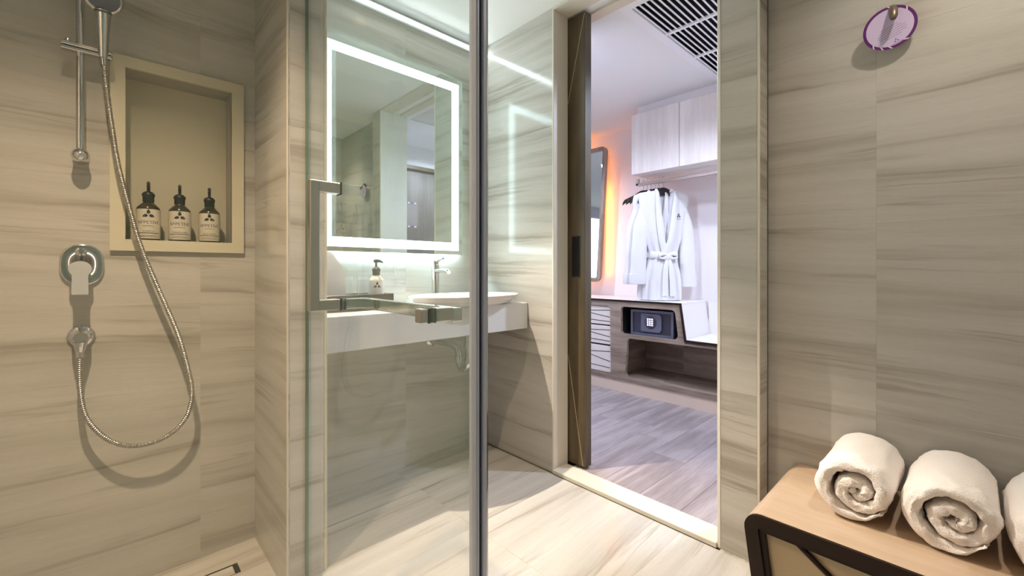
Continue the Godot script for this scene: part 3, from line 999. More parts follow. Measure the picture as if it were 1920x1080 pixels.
func downlight_parts(d: Node3D, m: Material) -> void:
	var r := MB.new()
	r.lathe([Vector2(0.034, 0.0), Vector2(0.036, -0.004), Vector2(0.046, -0.004), Vector2(0.048, 0.0)], Vector3.ZERO, Vector3.UP, 28)
	part("trim_ring", r, M.grille_white, d)
	var g := MB.new()
	g.lathe([Vector2(0.0, -0.002), Vector2(0.034, -0.002), Vector2(0.034, 0.0)], Vector3.ZERO, Vector3.UP, 28)
	part("lamp_disc", g, m, d, "glowing lamp disc")

# ---------------------------------------------------------------- bathroom lamps

func build_bath_lamps() -> void:
	var warm := Color(1.0, 0.965, 0.91)
	var shower := Color(1.0, 0.885, 0.735)
	var list := [["recessed downlight in the shower ceiling", -0.08, 1.10, 4.7, Vector3(0.02, -1, -0.03), 53.5, 1.0, shower, 0.02], ["recessed downlight above the basin", 1.01, 1.84, 6.6, Vector3(-0.05, -1, 0.32), 34.0, 0.5, Color(1.0, 0.935, 0.85), 0.012], ["recessed downlight above the towel bench", 1.42, -0.12, 1.15, Vector3(-0.05, -1, -0.1), 58.0, 1.0, Color(1.0, 0.945, 0.87), 0.03]]
	for q in list:
		var d := thing("downlight", q[0], "ceiling lamp", P(q[1], CEIL, q[2]))
		downlight_parts(d, M.lamp_warm)
		spot("spot", d.position + Vector3(0, -0.008, 0), d.position + q[4], q[7], q[3], q[5], q[6], q[8], d)
	# light strip under the ceiling above the mirror
	var s := thing("ceiling_light_strip", "white light strip along the ceiling above the lit mirror", "light strip", P(1.12, 2.375, 2.045))
	part("led_tube", boxes_at(s, [[0.565, 2.366, 2.030, 1.684, 2.386, 2.050]], 0.003), M.led_strip, s)
	part("holder", boxes_at(s, [[0.565, 2.362, 2.048, 1.684, 2.390, 2.0578]], 0.001), M.grille_white, s)
	area("strip_light", P(1.12, 2.372, 2.022), Vector3(0, -0.8, 1.0), Vector2(1.1, 0.02), Color(0.92, 0.99, 1.0), 0.22, s)

func boxes_at(node: Node3D, list: Array, bev := 0.0, grain := 0) -> MB:
	var b := MB.new()
	b.grain = grain
	for q in list:
		b.box(P(q[0], q[1], q[2]) - node.position, P(q[3], q[4], q[5]) - node.position, bev)
	return b

func build_lit_mirror() -> void:
	var m := thing("lit_mirror", "rectangular bathroom mirror with a glowing white light frame", "mirror", P(1.10, 1.14, 2.04))
	var o := -m.position
	var U := Vector3.RIGHT
	var F := Vector3.FORWARD
	var rect := func(a: float, b: float, c: float, d: float) -> PackedVector2Array:
		return PackedVector2Array([Vector2(a, b), Vector2(c, b), Vector2(c, d), Vector2(a, d)])
	var outer: PackedVector2Array = rect.call(0.685, 1.1405, 1.514, 2.153)
	var l_out: PackedVector2Array = rect.call(0.712, 1.1625, 1.487, 2.125)
	var l_in: PackedVector2Array = rect.call(0.761, 1.209, 1.438, 2.079)
	var g := MB.new()
	g.prism(l_in, P(0, 0, 2.030) + o, U, Vector3.UP, F, 0.005)
	part("mirror_glass", g, M.mirror_silver, m)
	var r := MB.new()
	r.ring(outer, l_out, P(0, 0, 2.030) + o, U, Vector3.UP, F, 0.005)
	part("mirror_border", r, M.mirror_silver, m)
	var l := MB.new()
	l.ring(l_out, l_in, P(0, 0, 2.0302) + o, U, Vector3.UP, F, 0.005)
	part("led_frame", l, M.led_white, m, "glowing white light band")
	part("back_tray", boxes_at(m, [[0.725, 1.18, 2.0355, 1.475, 2.115, 2.0575]]), M.grille_white, m)
	var h := MB.new()
	h.ring(rect.call(0.715, 1.170, 1.485, 2.125), rect.call(0.7252, 1.1802, 1.4748, 2.1148), P(0, 0, 2.040) + o, U, Vector3.UP, F, 0.012)
	part("led_halo", h, M.led_white, m, "light strip behind the mirror edge")
	var c := Color(0.84, 0.98, 1.0)
	var z := Vector3.BACK
	area("band_light_top", P(1.10, 2.102, 2.026), z, Vector2(0.775, 0.046), c, 0.085, m)
	area("band_light_bottom", P(1.10, 1.186, 2.026), z, Vector2(0.775, 0.046), c, 0.085, m)
	area("band_light_side", P(0.737, 1.644, 2.026), z, Vector2(0.049, 0.87), c, 0.085, m)
	area("band_light_side", P(1.4625, 1.644, 2.026), z, Vector2(0.049, 0.87), c, 0.085, m)
	area("halo_light_bottom", P(1.10, 1.168, 2.046), Vector3(0, -1, -0.05), Vector2(0.76, 0.012), c, 0.6, m)
	area("halo_light_top", P(1.10, 2.127, 2.047), Vector3(0, 1, -0.25), Vector2(0.76, 0.012), c, 0.012, m)
	area("halo_light_side", P(1.488, 1.644, 2.047), Vector3(1, 0, -0.25), Vector2(0.012, 0.95), c, 0.012, m)
	area("halo_light_side", P(0.712, 1.644, 2.047), Vector3(-1, 0, -0.25), Vector2(0.012, 0.95), c, 0.06, m)

# ---------------------------------------------------------------- shower

func build_glass() -> void:
	var a := thing("shower_screen", "clear fixed glass shower screen beside the chrome corner post", "glass screen", P(0.0, -0.02, 0.612))
	part("pane", boxes_at(a, [[-0.468, -0.020, 0.607, 0.478, 2.41, 0.617]]), M.clear_glass, a)
	part("floor_channel", boxes_at(a, [[-0.468, -0.023, 0.604, 0.478, -0.008, 0.620]]), M.satin_steel, a)
	var p := thing("corner_post", "chrome corner post joining the two shower glass panes", "post", P(0.494, 0.0, 0.612))
	# two satin flats either side of a dark bar imitating the dark reflection in chrome, with a clear seal on the open side
	for q in [[-0.0145, -0.0075, 0.004], [-0.0005, 0.0095, 0.004]]:
		var b := MB.new()
		b.box(Vector3(q[0], -0.02, -0.012), Vector3(q[1], 2.413, 0.012), 0.002)
		part("profile", b, M.post_metal, p)
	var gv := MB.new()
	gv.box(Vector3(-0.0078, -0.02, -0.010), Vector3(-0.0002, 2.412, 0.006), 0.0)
	part("reflection_bar", gv, M.reflection_bar, p, "dark bar imitating a reflection band between the metal flats")
	var gk := MB.new()
	gk.box(Vector3(0.0096, -0.02, 0.0), Vector3(0.0130, 2.41, 0.0105), 0.0008)
	part("seal", gk, M.chrome, p)
	var fin := MB.new()
	fin.box(Vector3(0.0131, -0.02, 0.002), Vector3(0.0143, 2.41, 0.0085), 0.0)
	part("gasket", fin, M.rubber, p)
	# door
	var d := thing("shower_door", "clear glass shower door with a chrome pull and towel bar", "glass door", P(0.494, 0.0, 1.08))
	part("pane", boxes_at(d, [[0.4895, 0.008, 0.629, 0.4985, 2.39, 1.536]]), M.clear_glass, d)
	part("glass_edge", boxes_at(d, [[0.4893, 0.008, 1.536, 0.4987, 2.39, 1.5385]]), M.glass_green, d, "green cut edge of the glass")
	var gp := part("pull_handle", boxes_at(d, [[0.404, 0.937, 1.232, 0.430, 1.300, 1.260]], 0.002), M.satin_steel, d)
	part("handle_arm", boxes_at(d, [[0.428, 1.269, 1.232, 0.487, 1.300, 1.260]], 0.002), M.satin_steel, gp)
	part("handle_arm", boxes_at(d, [[0.428, 0.937, 1.232, 0.487, 0.968, 1.260]], 0.002), M.satin_steel, gp)
	part("washer", boxes_at(d, [[0.487, 1.267, 1.230, 0.4893, 1.302, 1.262], [0.487, 0.935, 1.230, 0.4893, 0.970, 1.262]]), M.rubber, gp)
	var tb := part("towel_bar", boxes_at(d, [[0.546, 0.938, 0.765, 0.572, 0.968, 1.260]], 0.002), M.chrome, d)
	part("bar_arm", boxes_at(d, [[0.502, 0.938, 1.232, 0.548, 0.968, 1.260]], 0.002), M.chrome, tb)
	part("bar_arm", boxes_at(d, [[0.502, 0.941, 0.765, 0.548, 0.970, 0.792]], 0.002), M.satin_steel, tb)
	part("end_cap", boxes_at(d, [[0.467, 0.941, 0.765, 0.484, 0.970, 0.792]], 0.002), M.satin_steel, tb)
	part("washer", boxes_at(d, [[0.484, 0.940, 0.764, 0.4893, 0.971, 0.793], [0.4987, 0.940, 0.764, 0.502, 0.971, 0.793], [0.4987, 0.936, 1.230, 0.502, 0.970, 1.262]]), M.rubber, tb)

func build_shower() -> void:
	# slide rail
	var r := thing("shower_rail", "chrome slide rail with a bracket for the hand shower", "shower rail", P(-0.061, 1.41, 1.965))
	var o := -r.position
	var b := MB.new()
	b.tube([P(-0.061, 1.412, 1.915) + o, P(-0.061, 2.16, 1.915) + o], 0.0105, 16)
	part("rail", b, M.chrome, r)
	for y in [1.412, 2.15]:
		var e := MB.new()
		e.lathe([Vector2(0.0, 0.024), Vector2(0.012, 0.0215), Vector2(0.0195, 0.012), Vector2(0.0225, 0.0), Vector2(0.0195, -0.012), Vector2(0.017, -0.030), Vector2(0.022, -0.048), Vector2(0.0, -0.048)], P(-0.061, y, 1.916) + o, Vector3.BACK, 20)
		part("end_mount", e, M.chrome, r)
	var sl := boxes_at(r, [[-0.103, 1.7425, 1.888, 0.013, 1.7535, 1.918], [-0.103, 1.7290, 1.888, 0.013, 1.7395, 1.918]], 0.002)
	part("slider", sl, M.chrome, r)
	part("slider_core", boxes_at(r, [[-0.098, 1.738, 1.892, 0.009, 1.744, 1.914]]), M.black_plastic, r)
	var kn := MB.new()
	kn.lathe([Vector2(0.0, 0.010), Vector2(0.006, 0.009), Vector2(0.008, 0.0), Vector2(0.008, -0.004)], P(-0.088, 1.757, 1.903) + o, Vector3.UP, 14)
	part("release_knob", kn, M.chrome, r)
	# hand shower
	var h := thing("hand_shower", "chrome hand shower resting in the slide rail bracket", "hand shower", P(-0.009, 1.72, 1.895))
	o = -h.position
	var hd := MB.new()
	var lean := Vector3(0.0, 1.0, 0.20).normalized()
	hd.lathe([Vector2(0.0, 0.006), Vector2(0.0125, 0.006), Vector2(0.0135, 0.03), Vector2(0.0160, 0.07), Vector2(0.0190, 0.11), Vector2(0.0205, 0.138), Vector2(0.0205, 0.146)], P(-0.009, 1.725, 1.897) + o, lean, 20)
	part("handle", hd, M.chrome, h)
	part("collar", ring_mesh(P(-0.009, 1.725, 1.897) + o + lean * 0.140, lean, 0.0213, 0.006), M.bronze, h)
	var hp := P(-0.009, 1.725, 1.897) + o + lean * 0.185
	var he := MB.new()
	he.lathe([Vector2(0.0, -0.012), Vector2(0.034, -0.010), Vector2(0.047, -0.002), Vector2(0.049, 0.006), Vector2(0.045, 0.011), Vector2(0.040, 0.012), Vector2(0.0, 0.012)], hp, Vector3(0.10, -0.42, 0.9).normalized(), 32)
	part("head", he, M.chrome, h)
	var nz := MB.new()
	var hx := Vector3(0.10, -0.42, 0.9).normalized()
	nz.lathe([Vector2(0.040, 0.012), Vector2(0.039, 0.0145), Vector2(0.0, 0.0145)], hp, hx, 28)
	part("spray_face", nz, M.safe_grey, h)
	# hose
	var hs := thing("shower_hose", "ribbed metal hose looping down from the hand shower", "hose", P(0.06, 0.467, 1.91))
	o = -hs.position
	var ctl := [[-0.0085, 1.728, 1.898], [-0.0006, 1.628, 1.902], [0.0119, 1.511, 1.906], [0.0272, 1.3925, 1.908], [0.0545, 1.256, 1.908], [0.0798, 1.143, 1.908], [0.1155, 1.026, 1.906], [0.1495, 0.925, 1.903], [0.1832, 0.820, 1.900], [0.2087, 0.7035, 1.898], [0.2205, 0.616, 1.897], [0.2087, 0.5426, 1.897], [0.1758, 0.4942, 1.898], [0.1253, 0.4669, 1.900], [0.0637, 0.466, 1.903], [0.0119, 0.4945, 1.906], [-0.0277, 0.5441, 1.909], [-0.0517, 0.602, 1.911], [-0.0612, 0.679, 1.913], [-0.0623, 0.7457, 1.914], [-0.0615, 0.800, 1.914]]
	var cv := Curve3D.new()
	cv.bake_interval = 0.002
	for k in ctl.size():
		var p := P(ctl[k][0], ctl[k][1], ctl[k][2])
		var pa: Array = ctl[maxi(k - 1, 0)]
		var pb: Array = ctl[mini(k + 1, ctl.size() - 1)]
		var t := (P(pb[0], pb[1], pb[2]) - P(pa[0], pa[1], pa[2])) / 6.0
		cv.add_point(p + o, -t, t)
	var length := cv.get_baked_length()
	var pts := []
	var rad := []
	var n := int(length / 0.0016)
	for k in n + 1:
		pts.append(cv.sample_baked(length * k / n, true))
		rad.append(0.0080 if (k % 4) < 2 else 0.0060)
	var hb := MB.new()
	hb.tube(pts, rad, 10)
	part("ribbed_tube", hb, M.satin_steel, hs)
	for e in [[0, 14, 0.0098], [n - 14, n, 0.0098]]:
		var cb := MB.new()
		cb.tube(pts.slice(e[0], e[1] + 1), e[2], 12)
		part("end_ferrule", cb, M.chrome, hs)
	# mixer
	var m := thing("shower_mixer", "chrome shower mixer with an oval plate and lever", "mixer", P(-0.058, 1.068, 1.965))
	o = -m.position
	var pl := MB.new()
	var ov := PackedVector2Array()
	for k in 40:
		var a := TAU * k / 40
		var c := cos(a)
		var s := sin(a)
		ov.append(Vector2(signf(c) * pow(absf(c), 0.8) * 0.052, signf(s) * pow(absf(s), 0.8) * 0.066))
	var rr := []
	for q in [[1.0, 0.0], [1.0, 0.007], [0.97, 0.0095], [0.90, 0.0105], [0.0, 0.0105]]:
		var line := PackedVector3Array()
		for w in ov:
			line.append(Vector3(w.x * q[0], w.y * q[0], q[1]))
		rr.append(line)
	pl.grid(rr, true, false, false)
	part("plate", pl, M.chrome, m)
	var bd := MB.new()
	bd.lathe([Vector2(0.024, 0.010), Vector2(0.023, 0.034), Vector2(0.026, 0.036), Vector2(0.026, 0.048), Vector2(0.022, 0.052), Vector2(0.0, 0.052)], Vector3(-0.003, -0.012, 0), Vector3.BACK, 24)
	part("hub", bd, M.chrome, m)
	var lv := MB.new()
	var lp := PackedVector2Array([Vector2(-0.020, -0.096), Vector2(0.014, -0.096), Vector2(0.016, -0.092), Vector2(0.015, -0.036)])
	for k in 17:
		var a := lerpf(-0.75, PI + 0.75, k / 16.0)
		lp.append(Vector2(-0.003, -0.014) + Vector2(cos(a) * 0.0265, sin(a) * 0.024))
	lp.append_array([Vector2(-0.021, -0.036), Vector2(-0.022, -0.092)])
	lv.prism(lp, Vector3(0, 0, 0.052), Vector3.RIGHT, Vector3(0, 0.985, -0.17), Vector3(0, 0.17, 0.985), 0.007)
	part("lever", lv, M.lever_metal, m)
	var dv := MB.new()
	dv.lathe([Vector2(0.014, 0.010), Vector2(0.014, 0.016), Vector2(0.008, 0.018), Vector2(0.008, 0.030), Vector2(0.005, 0.033), Vector2(0.0, 0.033)], Vector3(-0.002, 0.042, 0), Vector3.BACK, 20)
	part("diverter_knob", dv, M.chrome, m)
	# hose outlet
	var ot := thing("hose_outlet", "round chrome wall outlet feeding the shower hose", "wall outlet", P(-0.060, 0.838, 1.965))
	var fl := MB.new()
	fl.lathe([Vector2(0.033, 0.0), Vector2(0.033, 0.006), Vector2(0.029, 0.010), Vector2(0.022, 0.012), Vector2(0.021, 0.05), Vector2(0.017, 0.056), Vector2(0.0, 0.056)], Vector3.ZERO, Vector3.BACK, 28)
	part("flange", fl, M.chrome, ot)
	var sp := MB.new()
	sp.lathe([Vector2(0.0, 0.0), Vector2(0.017, 0.0), Vector2(0.014, -0.018), Vector2(0.010, -0.030), Vector2(0.0, -0.030)], Vector3(-0.001, -0.014, 0.051), Vector3.UP, 18)
	part("spout", sp, M.chrome, ot)
	# slot drain
	var dr := thing("slot_drain", "narrow slot drain with a stone insert in the shower floor", "drain", P(-0.04, -0.031, 1.809))
	part("channel", boxes_at(dr, [[-0.4195, -0.034, 1.7765, 0.3475, -0.031, 1.8415], [-0.4195, -0.031, 1.7765, 0.3475, -0.0235, 1.7785], [-0.4195, -0.031, 1.8395, 0.3475, -0.0235, 1.8415], [0.3455, -0.031, 1.7765, 0.3475, -0.0235, 1.8415]]), M.drain_metal, dr)
	var ins := boxes_at(dr, [[-0.415, -0.031, 1.7825, 0.332, -0.024, 1.8355]], 0.0008)
	part("insert", ins, M.stone, dr)
	part("end_tab", boxes_at(dr, [[0.335, -0.031, 1.780, 0.344, -0.025, 1.838]]), M.dark_gap, dr)

func ring_mesh(c: Vector3, up: Vector3, r: float, h: float) -> MB:
	var b := MB.new()
	b.lathe([Vector2(r * 0.8, -h * 0.5), Vector2(r, -h * 0.5), Vector2(r, h * 0.5), Vector2(r * 0.8, h * 0.5)], c, up, 24)
	return b

func bend(m: PrimitiveMesh, radius: float, at: Vector3, facing: float) -> ArrayMesh:
	# wraps a flat text mesh round an upright cylinder; facing is the angle of its middle
	var arr := m.get_mesh_arrays()
	var vs: PackedVector3Array = arr[Mesh.ARRAY_VERTEX]
	var ns: PackedVector3Array = arr[Mesh.ARRAY_NORMAL]
	for k in vs.size():
		var a := vs[k].x / radius
		var r := radius + vs[k].z
		vs[k] = at + Vector3(sin(a + facing) * r, vs[k].y, cos(a + facing) * r)
		ns[k] = ns[k].rotated(Vector3.UP, a + facing)
	arr[Mesh.ARRAY_VERTEX] = vs
	arr[Mesh.ARRAY_NORMAL] = ns
	var out := ArrayMesh.new()
	out.add_surface_from_arrays(Mesh.PRIMITIVE_TRIANGLES, arr)
	return out

func leaf_mark(radius: float, y: float, facing: float, s: float) -> MB:
	# three leaf emblem on a cylinder
	var b := MB.new()
	var leaf := func(c: Vector2, turn: float) -> void:
		var pts := []
		for q in [Vector2(0, 1.05), Vector2(0.42, 0.45), Vector2(0.62, -0.15), Vector2(0.5, -0.6), Vector2(0, -0.85), Vector2(-0.5, -0.6), Vector2(-0.62, -0.15), Vector2(-0.42, 0.45)]:
			var w: Vector2 = c + q.rotated(turn) * s
			var a := w.x / radius + facing
			pts.append(Vector3(sin(a), 0, cos(a)) * (radius + 0.0004) + Vector3(0, y + w.y, 0))
		var mid := Vector3.ZERO
		for p in pts:
			mid += p / 8.0
		for k in 8:
			b.flat(mid, pts[k], pts[(k + 1) % 8], Vector3(mid.x, 0, mid.z).normalized())
	leaf.call(Vector2(0, 1.05 * s), 0.0)
	leaf.call(Vector2(-1.02 * s, -0.55 * s), deg_to_rad(112.0))
	leaf.call(Vector2(1.02 * s, -0.55 * s), deg_to_rad(-112.0))
	return b

func make_bottle(label: String, at: Vector3, facing: float, body: Material, paper: Material, group: String, words: Array, nozzle: float) -> void:
	var t := thing("pump_bottle", label, "bottle", at, 0.0, group)
	var R := 0.0335
	var b := MB.new()
	b.lathe([Vector2(0.0, 0.0), Vector2(R - 0.003, 0.0), Vector2(R, 0.003), Vector2(R, 0.112), Vector2(R - 0.002, 0.118), Vector2(R - 0.010, 0.127), Vector2(0.018, 0.133), Vector2(0.0145, 0.137), Vector2(0.0145, 0.146), Vector2(0.0, 0.146)], Vector3.ZERO, Vector3.UP, 32)
	part("body", b, body, t)
	var l := MB.new()
	l.lathe([Vector2(R + 0.0003, 0.006), Vector2(R + 0.0006, 0.006), Vector2(R + 0.0006, 0.110), Vector2(R + 0.0003, 0.110)], Vector3.ZERO, Vector3.UP, 36)
	var lb := part("label", l, paper, t)
	part("printed_emblem", leaf_mark(R + 0.0006, 0.091, facing, 0.0088), M.print_black, lb)
	var y := 0.063
	for w in words:
		part("printed_word", bend(text_mesh(w[0], w[1]), R + 0.0003, Vector3(0, y, 0), facing), M.print_black, lb)
		y -= w[2]
	for q in [[0.0505, 0.5, 0.0006], [0.0255, 0.95, 0.0010], [0.017, 0.7, 0.0005], [0.013, 0.8, 0.0005]]:
		var ln := MB.new()
		var rows := []
		for k in 13:
			var a: float = facing + lerpf(-q[1], q[1], k / 12.0)
			rows.append(PackedVector3Array([Vector3(sin(a) * (R + 0.001), q[0] - q[2], cos(a) * (R + 0.001)), Vector3(sin(a) * (R + 0.001), q[0] + q[2], cos(a) * (R + 0.001))]))
		ln.grid(rows)
		part("printed_line", ln, M.print_black, lb)
	var p := MB.new()
	p.lathe([Vector2(0.0155, 0.138), Vector2(0.0165, 0.139), Vector2(0.0165, 0.156), Vector2(0.0185, 0.160), Vector2(0.0185, 0.166), Vector2(0.012, 0.174), Vector2(0.005, 0.176), Vector2(0.005, 0.198)], Vector3.ZERO, Vector3.UP, 24)
	var pm := part("pump", p, M.black_plastic, t)
	var nz := MB.new()
	var d := Vector3(sin(nozzle), 0, cos(nozzle))
	nz.tube([d * -0.012 + Vector3(0, 0.203, 0), d * 0.0 + Vector3(0, 0.204, 0), d * 0.022 + Vector3(0, 0.203, 0), d * 0.040 + Vector3(0, 0.196, 0)], [0.007, 0.0085, 0.006, 0.0035], 10, true, 0.7, Vector3.UP)
	part("nozzle", nz, M.black_plastic, pm)

func build_bottles() -> void:
	var q := [["amber pump bottle beside the ribbed hose in the niche", 0.108, "SHAMPOO"], ["amber pump bottle in the middle of the niche row", 0.197, "CONDITIONER"], ["amber pump bottle at the inner end of the niche row", 0.288, "BODY WASH"]]
	for e in q:
		make_bottle(e[0], P(e[1], 1.1562, 2.010), atan2(-e[1], 2.01) , M.bottle_glass, M.label_paper, "pump bottles in the shower niche", [["APPETIVE", 0.0115, 0.031], [e[2], 0.0055, 0.01]], atan2(-e[1], 2.0))

# ---------------------------------------------------------------- vanity

func build_vanity() -> void:
	var c := struct_thing("vanity_counter", "thick white vanity counter hung under the lit mirror", "counter", P(1.12, 0.733, 1.66))
	part("slab", boxes_at(c, [[0.562, 0.733, 1.660, 1.6835, 0.874, 2.0575]], 0.003), M.white_solid, c)
	var bs := thing("wash_basin", "white oval basin sitting on the vanity counter", "basin", P(1.335, 0.8745, 1.755))
	var b := MB.new()
	b.lathe([Vector2(0.0, 0.0), Vector2(0.60, 0.0), Vector2(0.72, 0.003), Vector2(0.84, 0.012), Vector2(0.94, 0.027), Vector2(0.99, 0.046), Vector2(1.0, 0.051), Vector2(0.995, 0.0535), Vector2(0.975, 0.053), Vector2(0.93, 0.042), Vector2(0.84, 0.022), Vector2(0.6, 0.012), Vector2(0.2, 0.007), Vector2(0.0, 0.006)], Vector3.ZERO, Vector3.UP, 64, 0.315, 0.195)
	part("bowl", b, M.ceramic, bs)
	var dr := MB.new()
	dr.lathe([Vector2(0.022, 0.006), Vector2(0.022, 0.009), Vector2(0.018, 0.010), Vector2(0.0, 0.011)], Vector3.ZERO, Vector3.UP, 20)
	part("plug", dr, M.chrome, bs)
	# faucet behind the bowl
	var f := thing("basin_faucet", "tall chrome basin faucet between mirror and basin", "faucet", P(1.305, 0.8745, 1.995))
	var fb := MB.new()
	fb.lathe([Vector2(0.0, 0.0), Vector2(0.027, 0.0), Vector2(0.027, 0.006), Vector2(0.021, 0.010), Vector2(0.021, 0.205), Vector2(0.019, 0.208), Vector2(0.0, 0.208)], Vector3.ZERO, Vector3.UP, 24)
	part("body", fb, M.chrome, f)
	var sp := MB.new()
	sp.tube([Vector3(0, 0.172, 0.005), Vector3(0, 0.176, 0.06), Vector3(0, 0.172, 0.115), Vector3(0, 0.164, 0.128)], [0.013, 0.012, 0.011, 0.010], 14, true, 1.2, Vector3.UP)
	part("spout", sp, M.chrome, f)
	var lv := MB.new()
	lv.lathe([Vector2(0.0, 0.208), Vector2(0.018, 0.210), Vector2(0.018, 0.228), Vector2(0.0, 0.231)], Vector3.ZERO, Vector3.UP, 20)
	lv.tube([Vector3(0, 0.228, -0.012), Vector3(0, 0.231, 0.03), Vector3(0, 0.240, 0.075)], [0.011, 0.010, 0.007], 10, true, 0.9, Vector3.RIGHT)
	part("lever", lv, M.chrome, f)
	# trap
	var t := thing("drain_trap", "chrome drain trap curving back to the wall under the basin", "drain pipe", P(1.345, 0.733, 1.755))
	var o := -t.position
	var pp := MB.new()
	var pts := [P(1.345, 0.733, 1.755), P(1.345, 0.66, 1.755), P(1.345, 0.60, 1.755)]
	for k in 9:
		var a := PI * k / 8
		pts.append(P(1.345 - 0.0, 0.58 - 0.042 * sin(a), 1.797 - 0.042 * cos(a)))
	pts.append(P(1.345, 0.615, 1.839))
	pts.append(P(1.340, 0.640, 1.846))
	pts.append(P(1.333, 0.655, 1.868))
	pts.append(P(1.328, 0.659, 1.90))
	pts.append(P(1.322, 0.660, 1.98))
	pts.append(P(1.318, 0.660, 2.056))
	for k in pts.size():
		pts[k] += o
	pp.tube(pts, 0.017, 16)
	part("pipe", pp, M.chrome, t)
	part("nut", ring_mesh(P(1.345, 0.672, 1.755) + o, Vector3.UP, 0.023, 0.030), M.chrome, t)
	part("nut", ring_mesh(P(1.345, 0.585, 1.755) + o, Vector3.UP, 0.0215, 0.022), M.chrome, t)
	part("nut", ring_mesh(P(1.345, 0.592, 1.839) + o, Vector3.UP, 0.0215, 0.024), M.chrome, t)
	var fl := MB.new()
	fl.lathe([Vector2(0.034, 0.0), Vector2(0.034, 0.004), Vector2(0.026, 0.012), Vector2(0.018, 0.014)], P(1.318, 0.660, 2.0575) + o, Vector3.BACK, 24)
	part("wall_flange", fl, M.chrome, t)
	var av := thing("angle_valve", "small chrome angle valve close under the counter", "valve", P(1.24, 0.70, 2.0575))
	var vb := MB.new()
	vb.lathe([Vector2(0.020, 0.0), Vector2(0.018, 0.006), Vector2(0.009, 0.008), Vector2(0.009, 0.07), Vector2(0.0, 0.07)], Vector3.ZERO, Vector3.BACK, 16)
	part("body", vb, M.chrome, av)
	var vk := MB.new()
	vk.lathe([Vector2(0.0, 0.0), Vector2(0.013, 0.0), Vector2(0.013, 0.020), Vector2(0.0, 0.022)], Vector3(0, 0, 0.070), Vector3.BACK, 14)
	vk.tube([Vector3(0, 0, 0.052), Vector3(0, 0.033, 0.052)], 0.006, 10)
	part("handle", vk, M.chrome, av)
	# tray and what stands on it
	var ty := thing("amenity_tray", "dark wood amenity tray on the vanity counter", "tray", P(0.78, 0.8745, 1.89))
	part("base", boxes_at(ty, [[0.600, 0.8745, 1.800, 0.955, 0.890, 1.985]], 0.002), M.tray_wood, ty)
	part("rim", boxes_at(ty, [[0.600, 0.889, 1.800, 0.955, 0.945, 1.812], [0.600, 0.889, 1.973, 0.955, 0.945, 1.985], [0.600, 0.889, 1.812, 0.612, 0.945, 1.973], [0.943, 0.889, 1.812, 0.955, 0.945, 1.973]], 0.002), M.tray_wood, ty)
	make_bottle("pale pump bottle on the dark vanity tray", P(0.905, 0.8902, 1.875), atan2(-0.60, 1.875), M.vanity_bottle_glass, M.label_white, "", [], atan2(0.4, 1.0))
	for g in [["upturned drinking glass next to the pump bottle on the tray", 0.845, 1.872], ["upturned drinking glass next to the folded towel on the tray", 0.785, 1.925]]:
		var gt := thing("drinking_glass", g[0], "glass", P(g[1], 0.8902, g[2]), 0.0, "upturned glasses on the tray")
		var gm := MB.new()
		gm.lathe([Vector2(0.0335, 0.0), Vector2(0.0345, 0.001), Vector2(0.032, 0.07), Vector2(0.030, 0.128), Vector2(0.028, 0.131), Vector2(0.0, 0.131)], Vector3.ZERO, Vector3.UP, 32)
		gm.lathe([Vector2(0.0335, 0.0), Vector2(0.0310, 0.07), Vector2(0.0285, 0.118), Vector2(0.0, 0.120)], Vector3.ZERO, Vector3.UP, 32)
		part("glass_body", gm, M.drinking_glass, gt)
	# folded hand towel, standing fan
	var ft := thing("folded_towel", "white hand towel folded upright on the vanity tray", "towel", P(0.700, 0.8902, 1.895), deg_to_rad(-8.0))
	for k in 3:
		var fm := MB.new()
		var outl := rounded(PackedVector2Array([Vector2(-0.070, 0.0), Vector2(0.062, 0.0), Vector2(0.058, 0.17), Vector2(0.018 - 0.012 * k, 0.235 - 0.004 * k), Vector2(-0.020 - 0.01 * k, 0.252 - 0.006 * k), Vector2(-0.066, 0.20)]), [0.006, 0.012, 0.03, 0.012, 0.008, 0.02], 4)
		fm.prism(outl, Vector3(0, 0, -0.028 + 0.019 * k), Vector3.RIGHT, Vector3.UP, Vector3.BACK, 0.016)
		part("fold", fm, M.napkin, ft)

func struct_thing(called: String, label: String, category: String, at: Vector3) -> Node3D:
	return thing(called, label, category, at)

# ---------------------------------------------------------------- right side

func tag_image() -> Image:
	var S := 256
	var im := Image.create(S, S, false, Image.FORMAT_RGB8)
	var lilac := Color8(206, 190, 226)
	var purple := Color8(92, 26, 104)
	var pale := Color8(236, 222, 242)
	var ink := Color8(72, 60, 92)
	for j in S:
		for i in S:
			var p := Vector2(i - 127.5, j - 127.5) / 127.5
			var c := lilac
			var r := p.length()
			if r > 0.88:
				c = purple
				var a := rad_to_deg(p.angle())
				for g in [-70.0, -28.0, 70.0, 108.0, 128.0, 150.0]:
					if absf(wrapf(a - g + (r - 0.94) * 60.0, -180, 180)) < 2.2:
						c = pale
			im.set_pixel(i, j, c)
	# lines of small print, slanted as the disc hangs
	for k in 7:
		var w: float = [0.34, 0.44, 0.54, 0.56, 0.50, 0.30, 0.0][k]
		for i in range(int(128 - w * 128), int(128 + w * 128)):
			if (i * 7 + k * 13) % 11 < 8 and w > 0.0:
				for d in 3:
					im.set_pixel(i, 122 + k * 13 + d, ink.lerp(lilac, 0.25))
	for q in [[0, 0], [-7, 11], [7, 11]]:
		for dy in 9:
			for dx in range(-dy / 2, dy / 2 + 1):
				im.set_pixel(128 + q[0] + dx, 205 + q[1] + dy, ink)
	for i in range(104, 152):
		im.set_pixel(i, 232, ink)
		im.set_pixel(i, 233, ink)
	return im

